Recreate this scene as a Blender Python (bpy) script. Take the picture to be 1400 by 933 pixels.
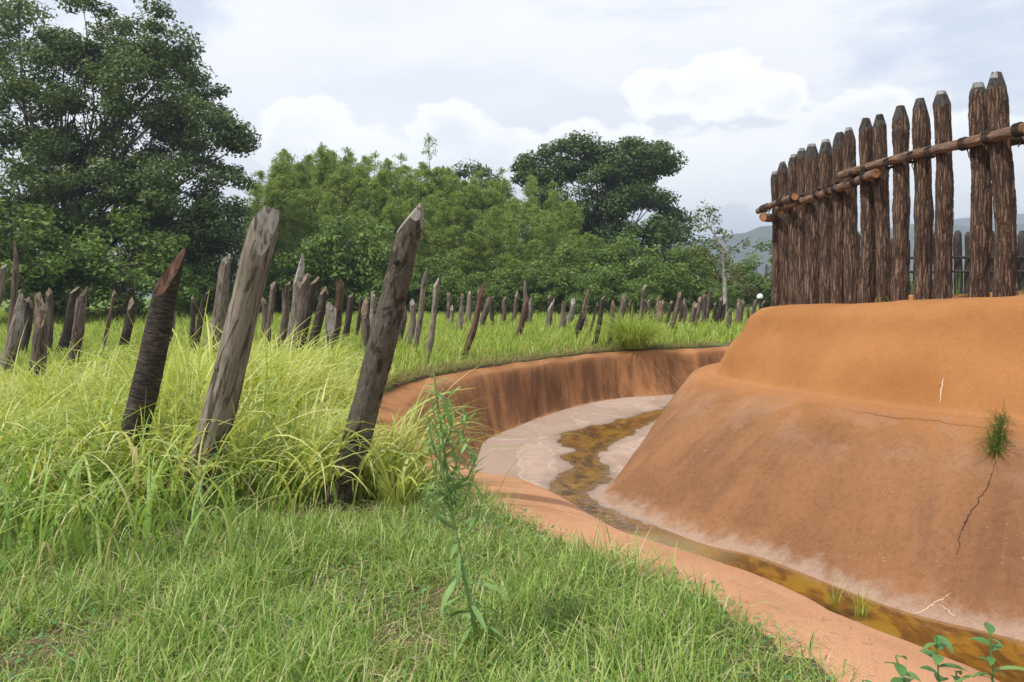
import bpy, bmesh, math, random
import numpy as np
from mathutils import Vector, Matrix, Quaternion
from mathutils.bvhtree import BVHTree

for o in list(bpy.data.objects): bpy.data.objects.remove(o, do_unlink=True)
scene = bpy.context.scene
COL = scene.collection
R = math.radians

# ------------------------------------------------------------------ camera
FPX, HZ, EYE = 1100.0, 405.0, 1.55           # focal length and horizon row on a 1400 x 933 picture
cam_d = bpy.data.cameras.new('camera'); cam = bpy.data.objects.new('camera', cam_d); COL.objects.link(cam)
cam.location = (0, 0, EYE); cam.rotation_euler = (R(90), 0, 0)
cam_d.sensor_width = 36; cam_d.lens = FPX / 1400 * 36
cam_d.shift_y = -(466.5 - HZ) / 1400
cam_d.clip_start = 0.1; cam_d.clip_end = 12000
scene.camera = cam
def at(px, py, Y):                            # pixel at a known distance
    return Vector(((px - 700) / FPX * Y, Y, EYE - (py - HZ) / FPX * Y))
def onz(px, py, z):                           # pixel on a level at height z
    return at(px, py, (EYE - z) * FPX / (py - HZ))

# ------------------------------------------------------------------ world, sun, exposure
SUN_TO = Vector((-0.62, -0.38, 0.98)).normalized()
elev = math.asin(SUN_TO.z); rot = math.atan2(SUN_TO.x, SUN_TO.y)
world = bpy.data.worlds.new('World'); scene.world = world; world.use_nodes = True
NT = world.node_tree; NT.nodes.clear()

class G:
    """tiny node helper"""
    def __init__(s, tree): s.t = tree
    def n(s, typ, **kw):
        nd = s.t.nodes.new(typ)
        for k, v in kw.items():
            if k.startswith('i_'):
                key = k[2:]; key = int(key) if key.isdigit() else key
                s.put(nd.inputs[key], v)
            else: setattr(nd, k, v)
        return nd
    def put(s, sock, v):
        if isinstance(v, bpy.types.NodeSocket): s.t.links.new(v, sock)
        elif isinstance(v, bpy.types.Node): s.t.links.new(v.outputs[0], sock)
        else:
            if hasattr(sock.default_value, '__len__') and not isinstance(v, str):
                v = tuple(v)
                if len(v) == 3 and len(sock.default_value) == 4: v = v + (1,)
            sock.default_value = v
    def m(s, op, a, b=None, c=None, clamp=False):
        nd = s.t.nodes.new('ShaderNodeMath'); nd.operation = op; nd.use_clamp = clamp
        for i, v in enumerate((a, b, c)):
            if v is not None: s.put(nd.inputs[i], v)
        return nd.outputs[0]
    def v(s, op, a, b=None):
        nd = s.t.nodes.new('ShaderNodeVectorMath'); nd.operation = op
        s.put(nd.inputs[0], a)
        if b is not None: s.put(nd.inputs[1], b)
        return nd.outputs[0]
    def mix(s, f, a, b, typ='MIX'):
        nd = s.t.nodes.new('ShaderNodeMix'); nd.data_type = 'RGBA'; nd.blend_type = typ
        s.put(nd.inputs[0], f); s.put(nd.inputs[6], a); s.put(nd.inputs[7], b)
        return nd.outputs[2]
    def noise(s, vec, scale, detail=4, rough=.55, dist=0, out=0):
        nd = s.t.nodes.new('ShaderNodeTexNoise')
        if vec is not None: s.put(nd.inputs['Vector'], vec)
        nd.inputs['Scale'].default_value = scale; nd.inputs['Detail'].default_value = detail
        nd.inputs['Roughness'].default_value = rough; nd.inputs['Distortion'].default_value = dist
        return nd.outputs[out]
    def ss(s, x, a, b, lo=0., hi=1.):
        nd = s.t.nodes.new('ShaderNodeMapRange'); nd.interpolation_type = 'SMOOTHSTEP'
        s.put(nd.inputs[0], x)
        for i, v in enumerate((a, b, lo, hi)): s.put(nd.inputs[i + 1], v)
        return nd.outputs[0]
    def ramp(s, x, stops):
        nd = s.t.nodes.new('ShaderNodeValToRGB'); s.put(nd.inputs[0], x)
        e = nd.color_ramp.elements
        while len(e) < len(stops): e.new(.5)
        for el, (p, c) in zip(e, stops): el.position = p; el.color = tuple(c) + (1,)
        return nd.outputs[0]
    def scale(s, vec, x, y, z):
        return s.v('MULTIPLY', vec, (x, y, z))

def build_sky():
    g = G(NT)
    out = g.n('ShaderNodeOutputWorld')
    sky = g.n('ShaderNodeTexSky'); sky.sky_type = 'NISHITA'; sky.sun_disc = False
    sky.sun_elevation = elev; sky.sun_rotation = rot; sky.air_density = 1.0; sky.dust_density = 1.2; sky.ozone_density = 1.5
    d = g.n('ShaderNodeTexCoord').outputs['Generated']
    sep = g.n('ShaderNodeSeparateXYZ', i_0=d)
    x, y, z = sep.outputs
    az = g.m('ARCTAN2', x, y)
    el = g.m('ARCSINE', z)
    P = g.n('ShaderNodeCombineXYZ', i_0=az, i_1=g.m('MULTIPLY', el, 1.45), i_2=0.0).outputs[0]
    # the wide veil of high cloud, wrapped seamlessly because it is sampled on the direction itself
    dz = g.scale(d, 1, 1, 2.6)
    veil = g.noise(dz, 2.1, 6, .58, .35)
    veil = g.ss(veil, .36, .52, .52, 1.0)
    # cumulus: a field of puffs all round plus the banks the photograph shows
    q = g.v('ADD', g.scale(d, 1, 1, 1.9), (3.1, 1.7, .4))
    wob = g.noise(q, 15, 9, .66, .25)
    big = g.noise(q, 3.4, 3, .5)
    puffs = [(430, 175, 85, 50), (500, 205, 85, 45), (615, 185, 80, 55), (700, 215, 90, 45), (790, 200, 60, 45), (400, 215, 60, 40),
             (985, 120, 92, 52), (900, 130, 62, 40), (1060, 130, 55, 42), (1000, 230, 170, 70), (1180, 175, 120, 60), (860, 225, 90, 60),
             (1330, 240, 110, 90), (620, 235, 160, 40)]
    fld = None
    for (px, py, rx, ry) in puffs:
        v = Vector(((px - 700) / FPX, 1, -(py - HZ) / FPX)).normalized()
        a0, e0 = math.atan2(v.x, v.y), math.asin(v.z)
        k = FPX
        dx = g.m('MULTIPLY', g.m('SUBTRACT', az, a0), k / rx)
        dy = g.m('MULTIPLY', g.m('SUBTRACT', el, e0), k / ry)
        rr = g.m('ADD', g.m('MULTIPLY', dx, dx), g.m('MULTIPLY', dy, dy))
        f = g.m('SUBTRACT', 1.0, rr, clamp=True)
        fld = f if fld is None else g.m('MAXIMUM', fld, f)
    back = g.ss(y, .25, .75)                                   # the free puffs take over away from the banks above
    rnd = g.m('MULTIPLY', g.ss(big, .45, .75), g.m('SUBTRACT', 1.0, back))
    fld = g.m('MAXIMUM', fld, rnd)
    body = g.m('ADD', fld, g.m('MULTIPLY', g.m('SUBTRACT', wob, .5), 1.9))
    cum = g.m('MULTIPLY', g.ss(body, .24, .56), .94)
    core = g.ss(body, .35, 1.15)
    soft = g.noise(q, 6.5, 5, .55)
    grey = g.m('MULTIPLY', core, g.ss(soft, .42, .68))
    blue = g.v('MULTIPLY', sky.outputs[0], (.15, .15, .15))
    veilc = g.mix(g.ss(g.noise(dz, 4.3, 5, .5), .42, .68), (1.00, .995, 1.02), (.89, .90, .955))
    c1 = g.mix(g.m('MULTIPLY', veil, .97), blue, veilc)
    cumc = g.mix(grey, (1.2, 1.19, 1.17), (.95, .955, 1.0))
    c2 = g.mix(cum, c1, cumc)
    below = g.ss(z, -.02, .0)
    c3 = g.mix(below, (.10, .12, .08), c2)
    bg = g.n('ShaderNodeBackground', i_0=c3, i_1=1.18)
    NT.links.new(bg.outputs[0], out.inputs[0])
build_sky()
sun_d = bpy.data.lights.new('sun', 'SUN'); sun_d.energy = 5.0; sun_d.angle = R(1.2); sun_d.color = (1, .955, .88)
sun = bpy.data.objects.new('sun', sun_d); COL.objects.link(sun)
sun.rotation_euler = (-SUN_TO).to_track_quat('-Z', 'Y').to_euler(); sun.location = (-20, -10, 40)
scene.cycles.max_bounces = 7; scene.cycles.diffuse_bounces = 3; scene.cycles.glossy_bounces = 3; scene.cycles.transmission_bounces = 5; scene.cycles.transparent_max_bounces = 6
vs = scene.view_settings; vs.view_transform = 'Standard'; vs.look = 'None'; vs.gamma = 1; vs.exposure = 0.0; vs.use_curve_mapping = False

# ------------------------------------------------------------------ helpers
rng = np.random.default_rng(11); random.seed(5)
def tag(o, label=None, cat=None, group=None, kind=None):
    if label: o['label'] = label
    if cat: o['category'] = cat
    if group: o['group'] = group
    if kind: o['kind'] = kind
    return o
def link(name, me, mat=None, parent=None):
    o = bpy.data.objects.new(name, me); COL.objects.link(o)
    if mat and me is not None and not me.materials: me.materials.append(mat)
    if parent: o.parent = parent
    return o
def empty(name, loc=(0, 0, 0)):
    o = bpy.data.objects.new(name, None); COL.objects.link(o); o.location = loc; o.empty_display_size = .2
    return o
def mesh(name, V, F, smooth=True, attrs=None, uv=None):
    """V (n,3), F (m,k) with k = 3 or 4; attrs point floats; uv per vertex"""
    V = np.asarray(V, np.float32); F = np.asarray(F, np.int32); m, k = F.shape
    me = bpy.data.meshes.new(name)
    me.vertices.add(len(V)); me.vertices.foreach_set('co', V.ravel())
    me.loops.add(m * k); me.loops.foreach_set('vertex_index', F.ravel())
    me.polygons.add(m); me.polygons.foreach_set('loop_start', np.arange(0, m * k, k, dtype=np.int32))
    if smooth: me.polygons.foreach_set('use_smooth', np.ones(m, bool))
    if attrs:
        for nm, a in attrs.items():
            at_ = me.attributes.new(nm, 'FLOAT', 'POINT'); at_.data.foreach_set('value', np.asarray(a, np.float32).ravel())
    if uv is not None:
        l = me.uv_layers.new(name='UVMap'); l.data.foreach_set('uv', np.asarray(uv, np.float32)[F.ravel()].ravel())
    me.update(calc_edges=True); me.validate()
    return me
def join(parts):
    V, F, A, o = [], [], {}, 0
    for p in parts:
        v, f = p[0], p[1]; V.append(v); F.append(np.asarray(f) + o); o += len(v)
        for k, a in (p[2] if len(p) > 2 else {}).items(): A.setdefault(k, []).append(a)
    return np.concatenate(V), np.concatenate(F), {k: np.concatenate(a) for k, a in A.items()}
def vnoise(x, y, seed=0, oct=4):
    """cheap smooth 2-D noise, about -1..1"""
    r = np.random.default_rng(1000 + seed); s = np.zeros(np.broadcast(x, y).shape); a, f, t = 1., 1., 0
    for _ in range(oct):
        for _ in range(3):
            th = r.uniform(0, 6.283); ph = r.uniform(0, 6.283); k = f * r.uniform(.7, 1.3)
            s = s + a / 3 * np.sin(k * (x * math.cos(th) + y * math.sin(th)) * 2 + ph + 1.3 * np.sin(k * .8 * (x * math.sin(th) - y * math.cos(th)) + ph * 2))
        t += a * .6; a *= .5; f *= 2.1
    return s / t
def catmull(P, n):
    P = np.asarray(P, float); Q = np.vstack([2 * P[0] - P[1], P, 2 * P[-1] - P[-2]])
    t = np.linspace(0, len(P) - 1 - 1e-9, n); i = t.astype(int); f = (t - i)[:, None]
    a, b, c, d = Q[i], Q[i + 1], Q[i + 2], Q[i + 3]
    return .5 * (2 * b + (c - a) * f + (2 * a - 5 * b + 4 * c - d) * f ** 2 + (3 * b - a - 3 * c + d) * f ** 3)
def inside(poly, x, y):
    poly = np.asarray(poly, float); x = np.asarray(x, float); y = np.asarray(y, float)
    c = np.zeros(x.shape, bool); j = len(poly) - 1
    for i in range(len(poly)):
        xi, yi = poly[i]; xj, yj = poly[j]
        if yi != yj: c ^= ((yi > y) != (yj > y)) & (x < (xj - xi) * (y - yi) / (yj - yi) + xi)
        j = i
    return c
def dist(poly, x, y, closed=True):
    poly = np.asarray(poly, float); D = np.full(np.shape(x), 1e9); n = len(poly)
    for i in range(n if closed else n - 1):
        a = poly[i]; b = poly[(i + 1) % n]; ab = b - a; L = ab @ ab + 1e-12
        t = np.clip(((x - a[0]) * ab[0] + (y - a[1]) * ab[1]) / L, 0, 1)
        D = np.minimum(D, np.hypot(x - a[0] - t * ab[0], y - a[1] - t * ab[1]))
    return D
def tube(P, rad, sides=6):
    """P (n,3), rad (n,)"""
    P = np.asarray(P, float); n = len(P); T = np.gradient(P, axis=0); T /= np.linalg.norm(T, axis=1)[:, None] + 1e-9
    ref = np.where(np.abs(T[:, 2:3]) > .9, np.array([[1., 0, 0]]), np.array([[0, 0, 1.]]))
    A = np.cross(T, ref); A /= np.linalg.norm(A, axis=1)[:, None] + 1e-9; B = np.cross(T, A)
    th = np.linspace(0, 2 * math.pi, sides, endpoint=False)
    V = P[:, None] + np.asarray(rad)[:, None, None] * (A[:, None] * np.cos(th)[None, :, None] + B[:, None] * np.sin(th)[None, :, None])
    i = np.arange(n - 1)[:, None] * sides; j = np.arange(sides)[None]; j2 = (j + 1) % sides
    F = np.stack([i + j, i + j2, i + sides + j2, i + sides + j], -1).reshape(-1, 4)
    return V.reshape(-1, 3), F
def grid_faces(nr, nc):
    i = np.arange(nr - 1)[:, None] * nc; j = np.arange(nc - 1)[None]
    return np.stack([i + j, i + j + 1, i + nc + j + 1, i + nc + j], -1).reshape(-1, 4)
def blades(root, length, width, head, lean, bend, segs=5, power=1.0, rnd=None, twist=None, droop=None):
    N = len(root); root = np.asarray(root, float)
    t = np.linspace(0, 1, segs + 1); tm = (t[1:] + t[:-1]) / 2
    ang = lean[:, None] + bend[:, None] * tm[None] ** power
    ds = (length / segs)[:, None]
    hx = np.concatenate([np.zeros((N, 1)), np.cumsum(np.sin(ang) * ds, 1)], 1)
    hz = np.concatenate([np.zeros((N, 1)), np.cumsum(np.cos(ang) * ds, 1)], 1)
    C = np.empty((N, segs + 1, 3)); C[..., 0] = root[:, 0:1] + hx * np.cos(head)[:, None]; C[..., 1] = root[:, 1:2] + hx * np.sin(head)[:, None]
    C[..., 2] = root[:, 2:3] + hz
    tw = (rng.uniform(-.6, .6, N) if twist is None else twist)[:, None] * (0.3 + t[None])
    W = np.empty_like(C); W[..., 0] = -np.sin(head)[:, None] * np.cos(tw); W[..., 1] = np.cos(head)[:, None] * np.cos(tw); W[..., 2] = np.sin(tw)
    prof = np.interp(t, [0, .25, .6, 1], [.7, 1, .8, .06])
    W *= (width[:, None] * prof[None] / 2)[..., None]
    V = np.stack([C - W, C + W], 2).reshape(-1, 3)
    b = (np.arange(N) * 2 * (segs + 1))[:, None]; k = np.arange(segs)[None] * 2
    F = np.stack([b + k, b + k + 1, b + k + 3, b + k + 2], -1).reshape(-1, 4)
    r = rng.random(N) if rnd is None else rnd
    return V, F, {'rnd': np.repeat(r, 2 * (segs + 1)), 'tip': np.tile(np.repeat(t, 2), N)}

# ------------------------------------------------------------------ materials
def material(name):
    m = bpy.data.materials.new(name); m.use_nodes = True; m.node_tree.nodes.clear()
    g = G(m.node_tree); out = g.n('ShaderNodeOutputMaterial'); return m, g, out
def pbr(g, out, col, rough=.85, bump=None, bstr=.4, bdist=.02, spec=.3):
    p = g.n('ShaderNodeBsdfPrincipled'); g.put(p.inputs['Base Color'], col); g.put(p.inputs['Roughness'], rough)
    p.inputs['Specular IOR Level'].default_value = spec
    if bump is not None:
        b = g.n('ShaderNodeBump'); b.inputs['Strength'].default_value = bstr; b.inputs['Distance'].default_value = bdist
        g.put(b.inputs['Height'], bump); g.t.links.new(b.outputs[0], p.inputs['Normal'])
    g.t.links.new(p.outputs[0], out.inputs[0]); return p
def attr(g, nm, o='Fac'): 
    a = g.n('ShaderNodeAttribute'); a.attribute_name = nm; return a.outputs[o]
def leafy(name, stops, trans=.35, rough=.5, spec=.25, tcol=1.25):
    m, g, out = material(name)
    c = g.ramp(attr(g, 'rnd'), stops)
    p = g.n('ShaderNodeBsdfPrincipled'); g.put(p.inputs['Base Color'], c); p.inputs['Roughness'].default_value = rough; p.inputs['Specular IOR Level'].default_value = spec
    t = g.n('ShaderNodeBsdfTranslucent'); g.put(t.inputs[0], g.v('MULTIPLY', c, (tcol * 1.05, tcol, tcol * .7)))
    mx = g.n('ShaderNodeMixShader'); mx.inputs[0].default_value = trans
    g.t.links.new(p.outputs[0], mx.inputs[1]); g.t.links.new(t.outputs[0], mx.inputs[2]); g.t.links.new(mx.outputs[0], out.inputs[0])
    return m
M = {}
M['tall'] = leafy('tall_grass', [(0, (.16, .245, .045)), (.25, (.275, .36, .065)), (.55, (.40, .46, .10)), (.82, (.54, .565, .19)), (.94, (.64, .62, .33)), (1, (.46, .36, .19))], .40, .42, .4)
M['field'] = leafy('field_grass', [(0, (.14, .23, .03)), (.4, (.25, .36, .05)), (.8, (.37, .46, .085)), (.96, (.48, .48, .17)), (1, (.38, .28, .13))], .4)
M['lawn'] = leafy('lawn_grass', [(0, (.105, .20, .035)), (.35, (.19, .31, .055)), (.72, (.30, .42, .09)), (.88, (.42, .49, .17)), (.95, (.54, .50, .31)), (1, (.42, .32, .19))], .35, .45, .35)
M['fringe'] = leafy('dry_fringe', [(0, (.16, .18, .05)), (.5, (.24, .24, .08)), (1, (.28, .19, .10))], .3)
M['weed'] = leafy('weed_leaf', [(0, (.14, .25, .08)), (.6, (.22, .35, .12)), (1, (.31, .43, .18))], .3)
M['broad'] = leafy('broad_leaf', [(0, (.07, .17, .05)), (.6, (.11, .23, .08)), (1, (.20, .30, .09))], .3)
M['tuft'] = leafy('tuft_grass', [(0, (.05, .10, .02)), (.6, (.09, .17, .03)), (1, (.18, .26, .07))], .3)
M['darkleaf'] = leafy('camphor_leaf', [(0, (.045, .078, .022)), (.45, (.08, .125, .036)), (.8, (.13, .18, .055)), (1, (.20, .24, .085))], .28, .5, .22)
M['domeleaf'] = leafy('evergreen_leaf', [(0, (.034, .064, .018)), (.5, (.062, .105, .026)), (.85, (.10, .148, .04)), (1, (.15, .185, .06))], .25, .5, .22)
M['bamboo'] = leafy('bamboo_leaf', [(0, (.125, .19, .042)), (.4, (.195, .275, .06)), (.8, (.275, .355, .085)), (1, (.37, .43, .13))], .42, .5)
M['shrub'] = leafy('shrub_leaf', [(0, (.055, .105, .022)), (.5, (.11, .18, .038)), (.85, (.18, .26, .06)), (1, (.26, .33, .095))], .3, .5, .22)
M['olive'] = leafy('olive_leaf', [(0, (.06, .085, .02)), (.5, (.115, .14, .035)), (.85, (.18, .19, .055)), (1, (.26, .22, .08))], .3)

def wood(name, dark, mid, light, stretch=9, bscale=1., rough=.85, rings=False):
    m, g, out = material(name)
    co = g.n('ShaderNodeTexCoord').outputs['Object']
    oi = g.n('ShaderNodeObjectInfo').outputs['Random']
    co = g.v('ADD', co, g.n('ShaderNodeCombineXYZ', i_0=g.m('MULTIPLY', oi, 17.), i_1=g.m('MULTIPLY', oi, 31.), i_2=g.m('MULTIPLY', oi, 7.)).outputs[0])
    s = (1, 1, 1. / stretch) if not rings else (1. / 2.2, 1. / 2.2, 2.6)
    lo = g.scale(co, *s)
    a = g.noise(lo, 30 * bscale, 6, .65, .6); b = g.noise(lo, 95 * bscale, 4, .6); c = g.noise(co, 3.2, 4, .6)
    h = g.m('ADD', g.m('MULTIPLY', a, .7), g.m('MULTIPLY', b, .3))
    crack = g.ss(g.noise(lo, 17 * bscale, 3, .5, 1.2), .40, .47)
    col = g.ramp(h, [(.30, dark), (.50, mid), (.72, light)])
    col = g.mix(g.ss(c, .35, .7), g.v('MULTIPLY', col, (.72, .70, .68)), col)
    col = g.mix(crack, g.v('MULTIPLY', col, (.38, .35, .32)), col)
    pbr(g, out, col, rough, g.m('ADD', h, g.m('MULTIPLY', crack, .5)), .75, .012)
    return m
M['w_grey'] = wood('weathered_grey_wood', (.072, .057, .042), (.205, .172, .133), (.36, .318, .26))
M['w_brown'] = wood('weathered_brown_wood', (.05, .036, .028), (.135, .10, .078), (.25, .20, .16))
M['w_dark'] = wood('dark_bark_wood', (.018, .013, .010), (.05, .037, .029), (.13, .10, .082))
M['w_ring'] = wood('ringed_dark_bark', (.016, .011, .009), (.048, .034, .027), (.17, .14, .12), rings=True)
M['w_bark3'] = wood('smooth_grey_bark', (.034, .027, .021), (.095, .077, .060), (.175, .148, .120), stretch=2.5)
M['w_red'] = wood('reddish_wood', (.040, .020, .013), (.115, .062, .042), (.21, .13, .095))
M['t_grey'] = wood('cut_grey_wood', (.12, .105, .09), (.31, .28, .245), (.50, .46, .41), 7)
M['t_red'] = wood('cut_red_wood', (.035, .018, .012), (.095, .045, .028), (.21, .11, .07), 5)
M['t_brown'] = wood('cut_brown_wood', (.09, .06, .042), (.23, .165, .12), (.38, .30, .23), 7)
M['t_post'] = wood('cut_charred_wood', (.02, .018, .016), (.055, .05, .046), (.12, .115, .11), 5)
M['t_cap'] = wood('pale_cut_top', (.14, .14, .14), (.28, .28, .285), (.42, .42, .43), 5)
M['end'] = wood('orange_cut_end', (.20, .085, .035), (.42, .20, .09), (.55, .30, .15), 1, .7)
M['trunk'] = wood('tree_trunk', (.05, .042, .034), (.12, .10, .083), (.21, .185, .16), 4, .15)
M['pale_trunk'] = wood('pale_trunk', (.20, .185, .165), (.38, .36, .33), (.52, .50, .46), 3, .3)
M['culm'] = wood('bamboo_culm', (.10, .13, .05), (.17, .20, .08), (.25, .27, .12), 9, .4)

def bark():
    m, g, out = material('deep_furrowed_bark')
    co = g.n('ShaderNodeTexCoord').outputs['Object']
    oi = g.n('ShaderNodeObjectInfo').outputs['Random']
    co = g.v('ADD', co, g.n('ShaderNodeCombineXYZ', i_0=g.m('MULTIPLY', oi, 13.), i_1=g.m('MULTIPLY', oi, 23.), i_2=g.m('MULTIPLY', oi, 9.)).outputs[0])
    lo = g.v('ADD', g.scale(co, 1, 1, .085), g.v('MULTIPLY', g.noise(g.scale(co, 1, 1, .6), 9, 3, .5, 0, 1), (.05, .05, .012)))
    a = g.noise(lo, 24, 5, .62, .4); b = g.noise(g.scale(co, 1, 1, .5), 70, 4, .65)
    vo = g.n('ShaderNodeTexVoronoi', feature='DISTANCE_TO_EDGE', i_Vector=lo, i_Scale=26.).outputs[0]
    fur = g.ss(vo, .02, .28)
    h = g.m('ADD', g.m('MULTIPLY', a, .55), g.m('MULTIPLY', b, .45))
    col = g.ramp(h, [(.32, (.042, .025, .018)), (.47, (.125, .074, .050)), (.59, (.22, .145, .102)), (.73, (.42, .32, .245))])
    col = g.mix(fur, g.v('MULTIPLY', col, (.30, .26, .24)), col)
    col = g.mix(g.m('MULTIPLY', g.ss(g.noise(co, 2.1, 3), .48, .72), .55), col, g.v('MULTIPLY', col, (.55, .54, .55)))
    pbr(g, out, col, .9, g.m('ADD', g.m('MULTIPLY', fur, .7), h), .9, .018)
    return m
M['bark'] = bark()
def rail_mat():
    m, g, out = material('log_rail_bark')
    co = g.n('ShaderNodeTexCoord').outputs['Object']
    a = g.noise(g.scale(co, 1, 1, .2), 30, 5, .6); b = g.noise(co, 5, 4, .6)
    col = g.ramp(a, [(.3, (.05, .030, .022)), (.5, (.125, .078, .055)), (.7, (.26, .175, .125))])
    col = g.mix(g.ss(b, .45, .65), col, g.v('MULTIPLY', col, (1.2, .95, .8)))
    pbr(g, out, col, .85, a, .6, .01); return m
M['rail'] = rail_mat()
m, g, out = material('dark_rope'); pbr(g, out, g.ramp(g.noise(None, 60, 3), [(.3, (.015, .012, .010)), (.7, (.06, .045, .035))]), .9); M['rope'] = m
m, g, out = material('white_cap'); pbr(g, out, (.78, .79, .80), .35); M['white'] = m

def terracotta():
    """plastered earth: orange crest, stained lower slopes, lime at the foot; UV = metres along, level 0 foot .. 0.5 ledge .. 1 top"""
    m, g, out = material('plastered_earth')
    uv = g.n('ShaderNodeUVMap').outputs[0]; s = g.n('ShaderNodeSeparateXYZ', i_0=uv); u, v = s.outputs[0], s.outputs[1]
    co = g.n('ShaderNodeTexCoord').outputs['Object']
    big = g.noise(co, .9, 5, .55); med = g.noise(co, 5, 5, .6); fine = g.noise(co, 60, 4, .7); grit = g.noise(co, 240, 2, .6)
    warp = g.m('ADD', v, g.m('MULTIPLY', g.m('SUBTRACT', med, .5), .16))
    orange = g.mix(g.ss(big, .35, .68), (.345, .150, .050), (.415, .188, .068))
    orange = g.mix(g.m('MULTIPLY', g.ss(med, .5, .75), .35), orange, (.40, .165, .062))
    brown = g.mix(g.ss(big, .35, .65), (.235, .115, .054), (.305, .150, .070))
    low = g.m('SUBTRACT', 1.0, g.ss(warp, .38, .56))
    col = g.mix(low, orange, brown)
    # dark run-off stains going down the slope
    st = g.noise(g.n('ShaderNodeCombineXYZ', i_0=g.m('MULTIPLY', u, 1.5), i_1=g.m('MULTIPLY', v, .9), i_2=g.m('MULTIPLY', med, .35)).outputs[0], 2.6, 6, .62, .25)
    stain = g.m('MULTIPLY', g.ss(st, .46, .68), g.m('MULTIPLY', g.ss(warp, .03, .16), g.m('SUBTRACT', 1.0, g.ss(warp, .27, .46))))
    col = g.mix(g.m('MULTIPLY', stain, .42), col, (.15, .078, .046))
    # lime bloom at the foot and flakes below the ledge
    foot = g.m('SUBTRACT', 1.0, g.ss(warp, .0, .085))
    edge = g.m('MULTIPLY', g.ss(v, .49, .512), g.m('SUBTRACT', 1.0, g.ss(v, .53, .555)))  # paler ledge band: light caught by the ledge top, painted into the colour
    col = g.mix(g.m('MULTIPLY', edge, .45), col, (.44, .205, .088))
    col = g.mix(g.m('MULTIPLY', foot, .70), col, (.43, .315, .245))
    bloom = g.m('MULTIPLY', g.ss(g.noise(co, 1.7, 4), .42, .62), g.m('MULTIPLY', g.ss(warp, .28, .40), g.m('SUBTRACT', 1.0, g.ss(warp, .46, .53))))
    col = g.mix(g.m('MULTIPLY', bloom, .22), col, (.46, .31, .225))
    sp = g.noise(co, 34, 3, .6); sp2 = g.noise(co, 2.3, 3, .5)
    fleck = g.m('MULTIPLY', g.ss(sp, .65, .71), g.m('MULTIPLY', g.ss(sp2, .46, .60), g.m('SUBTRACT', 1.0, g.ss(warp, .47, .54))))
    col = g.mix(g.m('MULTIPLY', fleck, .5), col, (.60, .44, .34))
    col = g.mix(g.m('MULTIPLY', g.ss(fine, .48, .70), .45), col, g.v('MULTIPLY', col, (.60, .56, .53)))
    mot = g.noise(co, 15, 4, .65)
    col = g.mix(g.m('MULTIPLY', g.ss(mot, .46, .66), g.m('ADD', .12, g.m('MULTIPLY', low, .20))), col, g.v('MULTIPLY', col, (.58, .54, .52)))
    pit = g.ss(grit, .60, .72)
    col = g.mix(g.m('MULTIPLY', pit, .30), col, g.v('MULTIPLY', col, (.55, .50, .46)))
    h = g.m('ADD', g.m('MULTIPLY', fine, .6), g.m('ADD', g.m('MULTIPLY', grit, .35), g.m('MULTIPLY', med, 1.6)))
    pbr(g, out, col, .95, h, .8, .022, .15); return m
def bankmat():
    """the grassy side of the ditch: strong dark streaks running down, warm pale lip; UV v = 0 grass edge .. 1 foot"""
    m, g, out = material('streaked_earth_bank')
    uv = g.n('ShaderNodeUVMap').outputs[0]; s = g.n('ShaderNodeSeparateXYZ', i_0=uv); u, v = s.outputs[0], s.outputs[1]
    co = g.n('ShaderNodeTexCoord').outputs['Object']; ys = g.n('ShaderNodeSeparateXYZ', i_0=co).outputs[1]
    big = g.noise(co, .9, 5, .55); med = g.noise(co, 5, 5, .6); fine = g.noise(co, 60, 4, .7); grit = g.noise(co, 240, 2, .6)
    base = g.mix(g.ss(big, .35, .65), (.30, .138, .056), (.40, .190, .082))
    near = g.m('SUBTRACT', 1.0, g.ss(ys, 6.5, 10.5))
    base = g.mix(near, base, g.mix(g.ss(big, .35, .65), (.48, .245, .132), (.56, .30, .168)))
    su = g.n('ShaderNodeCombineXYZ', i_0=g.m('ADD', u, g.m('MULTIPLY', v, g.m('ADD', .25, g.m('MULTIPLY', big, .5)))), i_1=g.m('MULTIPLY', v, .55), i_2=g.m('MULTIPLY', med, .16)).outputs[0]
    st = g.noise(su, 2.2, 6, .62, .3); st2 = g.noise(su, 7.5, 4, .6, .1)
    dark = g.m('ADD', g.ss(st, .34, .66), g.m('MULTIPLY', g.ss(st2, .45, .72), .35), clamp=True)
    zone = g.m('MULTIPLY', g.ss(v, .16, .48), g.m('SUBTRACT', 1.0, g.ss(v, .86, .97)))
    dark = g.m('MULTIPLY', g.m('MULTIPLY', dark, zone), g.m('SUBTRACT', 1.0, g.m('MULTIPLY', near, .96)))
    col = g.mix(g.m('MULTIPLY', dark, .66), base, (.075, .040, .024))
    col = g.mix(g.m('MULTIPLY', g.ss(v, .90, .985), g.m('SUBTRACT', .85, g.m('MULTIPLY', near, .6))), col, (.38, .255, .19))
    veins = g.m('MULTIPLY', g.ss(g.noise(su, 11, 2, .5), .655, .69), g.m('MULTIPLY', g.ss(v, .72, .86), g.m('SUBTRACT', 1.0, near)))
    col = g.mix(g.m('MULTIPLY', veins, .7), col, (.58, .46, .38))
    col = g.mix(g.m('MULTIPLY', g.ss(fine, .52, .75), .22), col, g.v('MULTIPLY', col, (.66, .62, .58)))
    col = g.mix(g.m('MULTIPLY', g.ss(g.noise(co, 110, 3, .6), .60, .68), .5), col, g.v('MULTIPLY', col, (.58, .50, .46)))
    h = g.m('ADD', g.m('MULTIPLY', fine, .9), g.m('ADD', g.m('MULTIPLY', g.noise(co, 110, 3, .6), .7), g.m('MULTIPLY', med, 1.5)))
    pbr(g, out, col, .95, h, .8, .02, .15); return m
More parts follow.
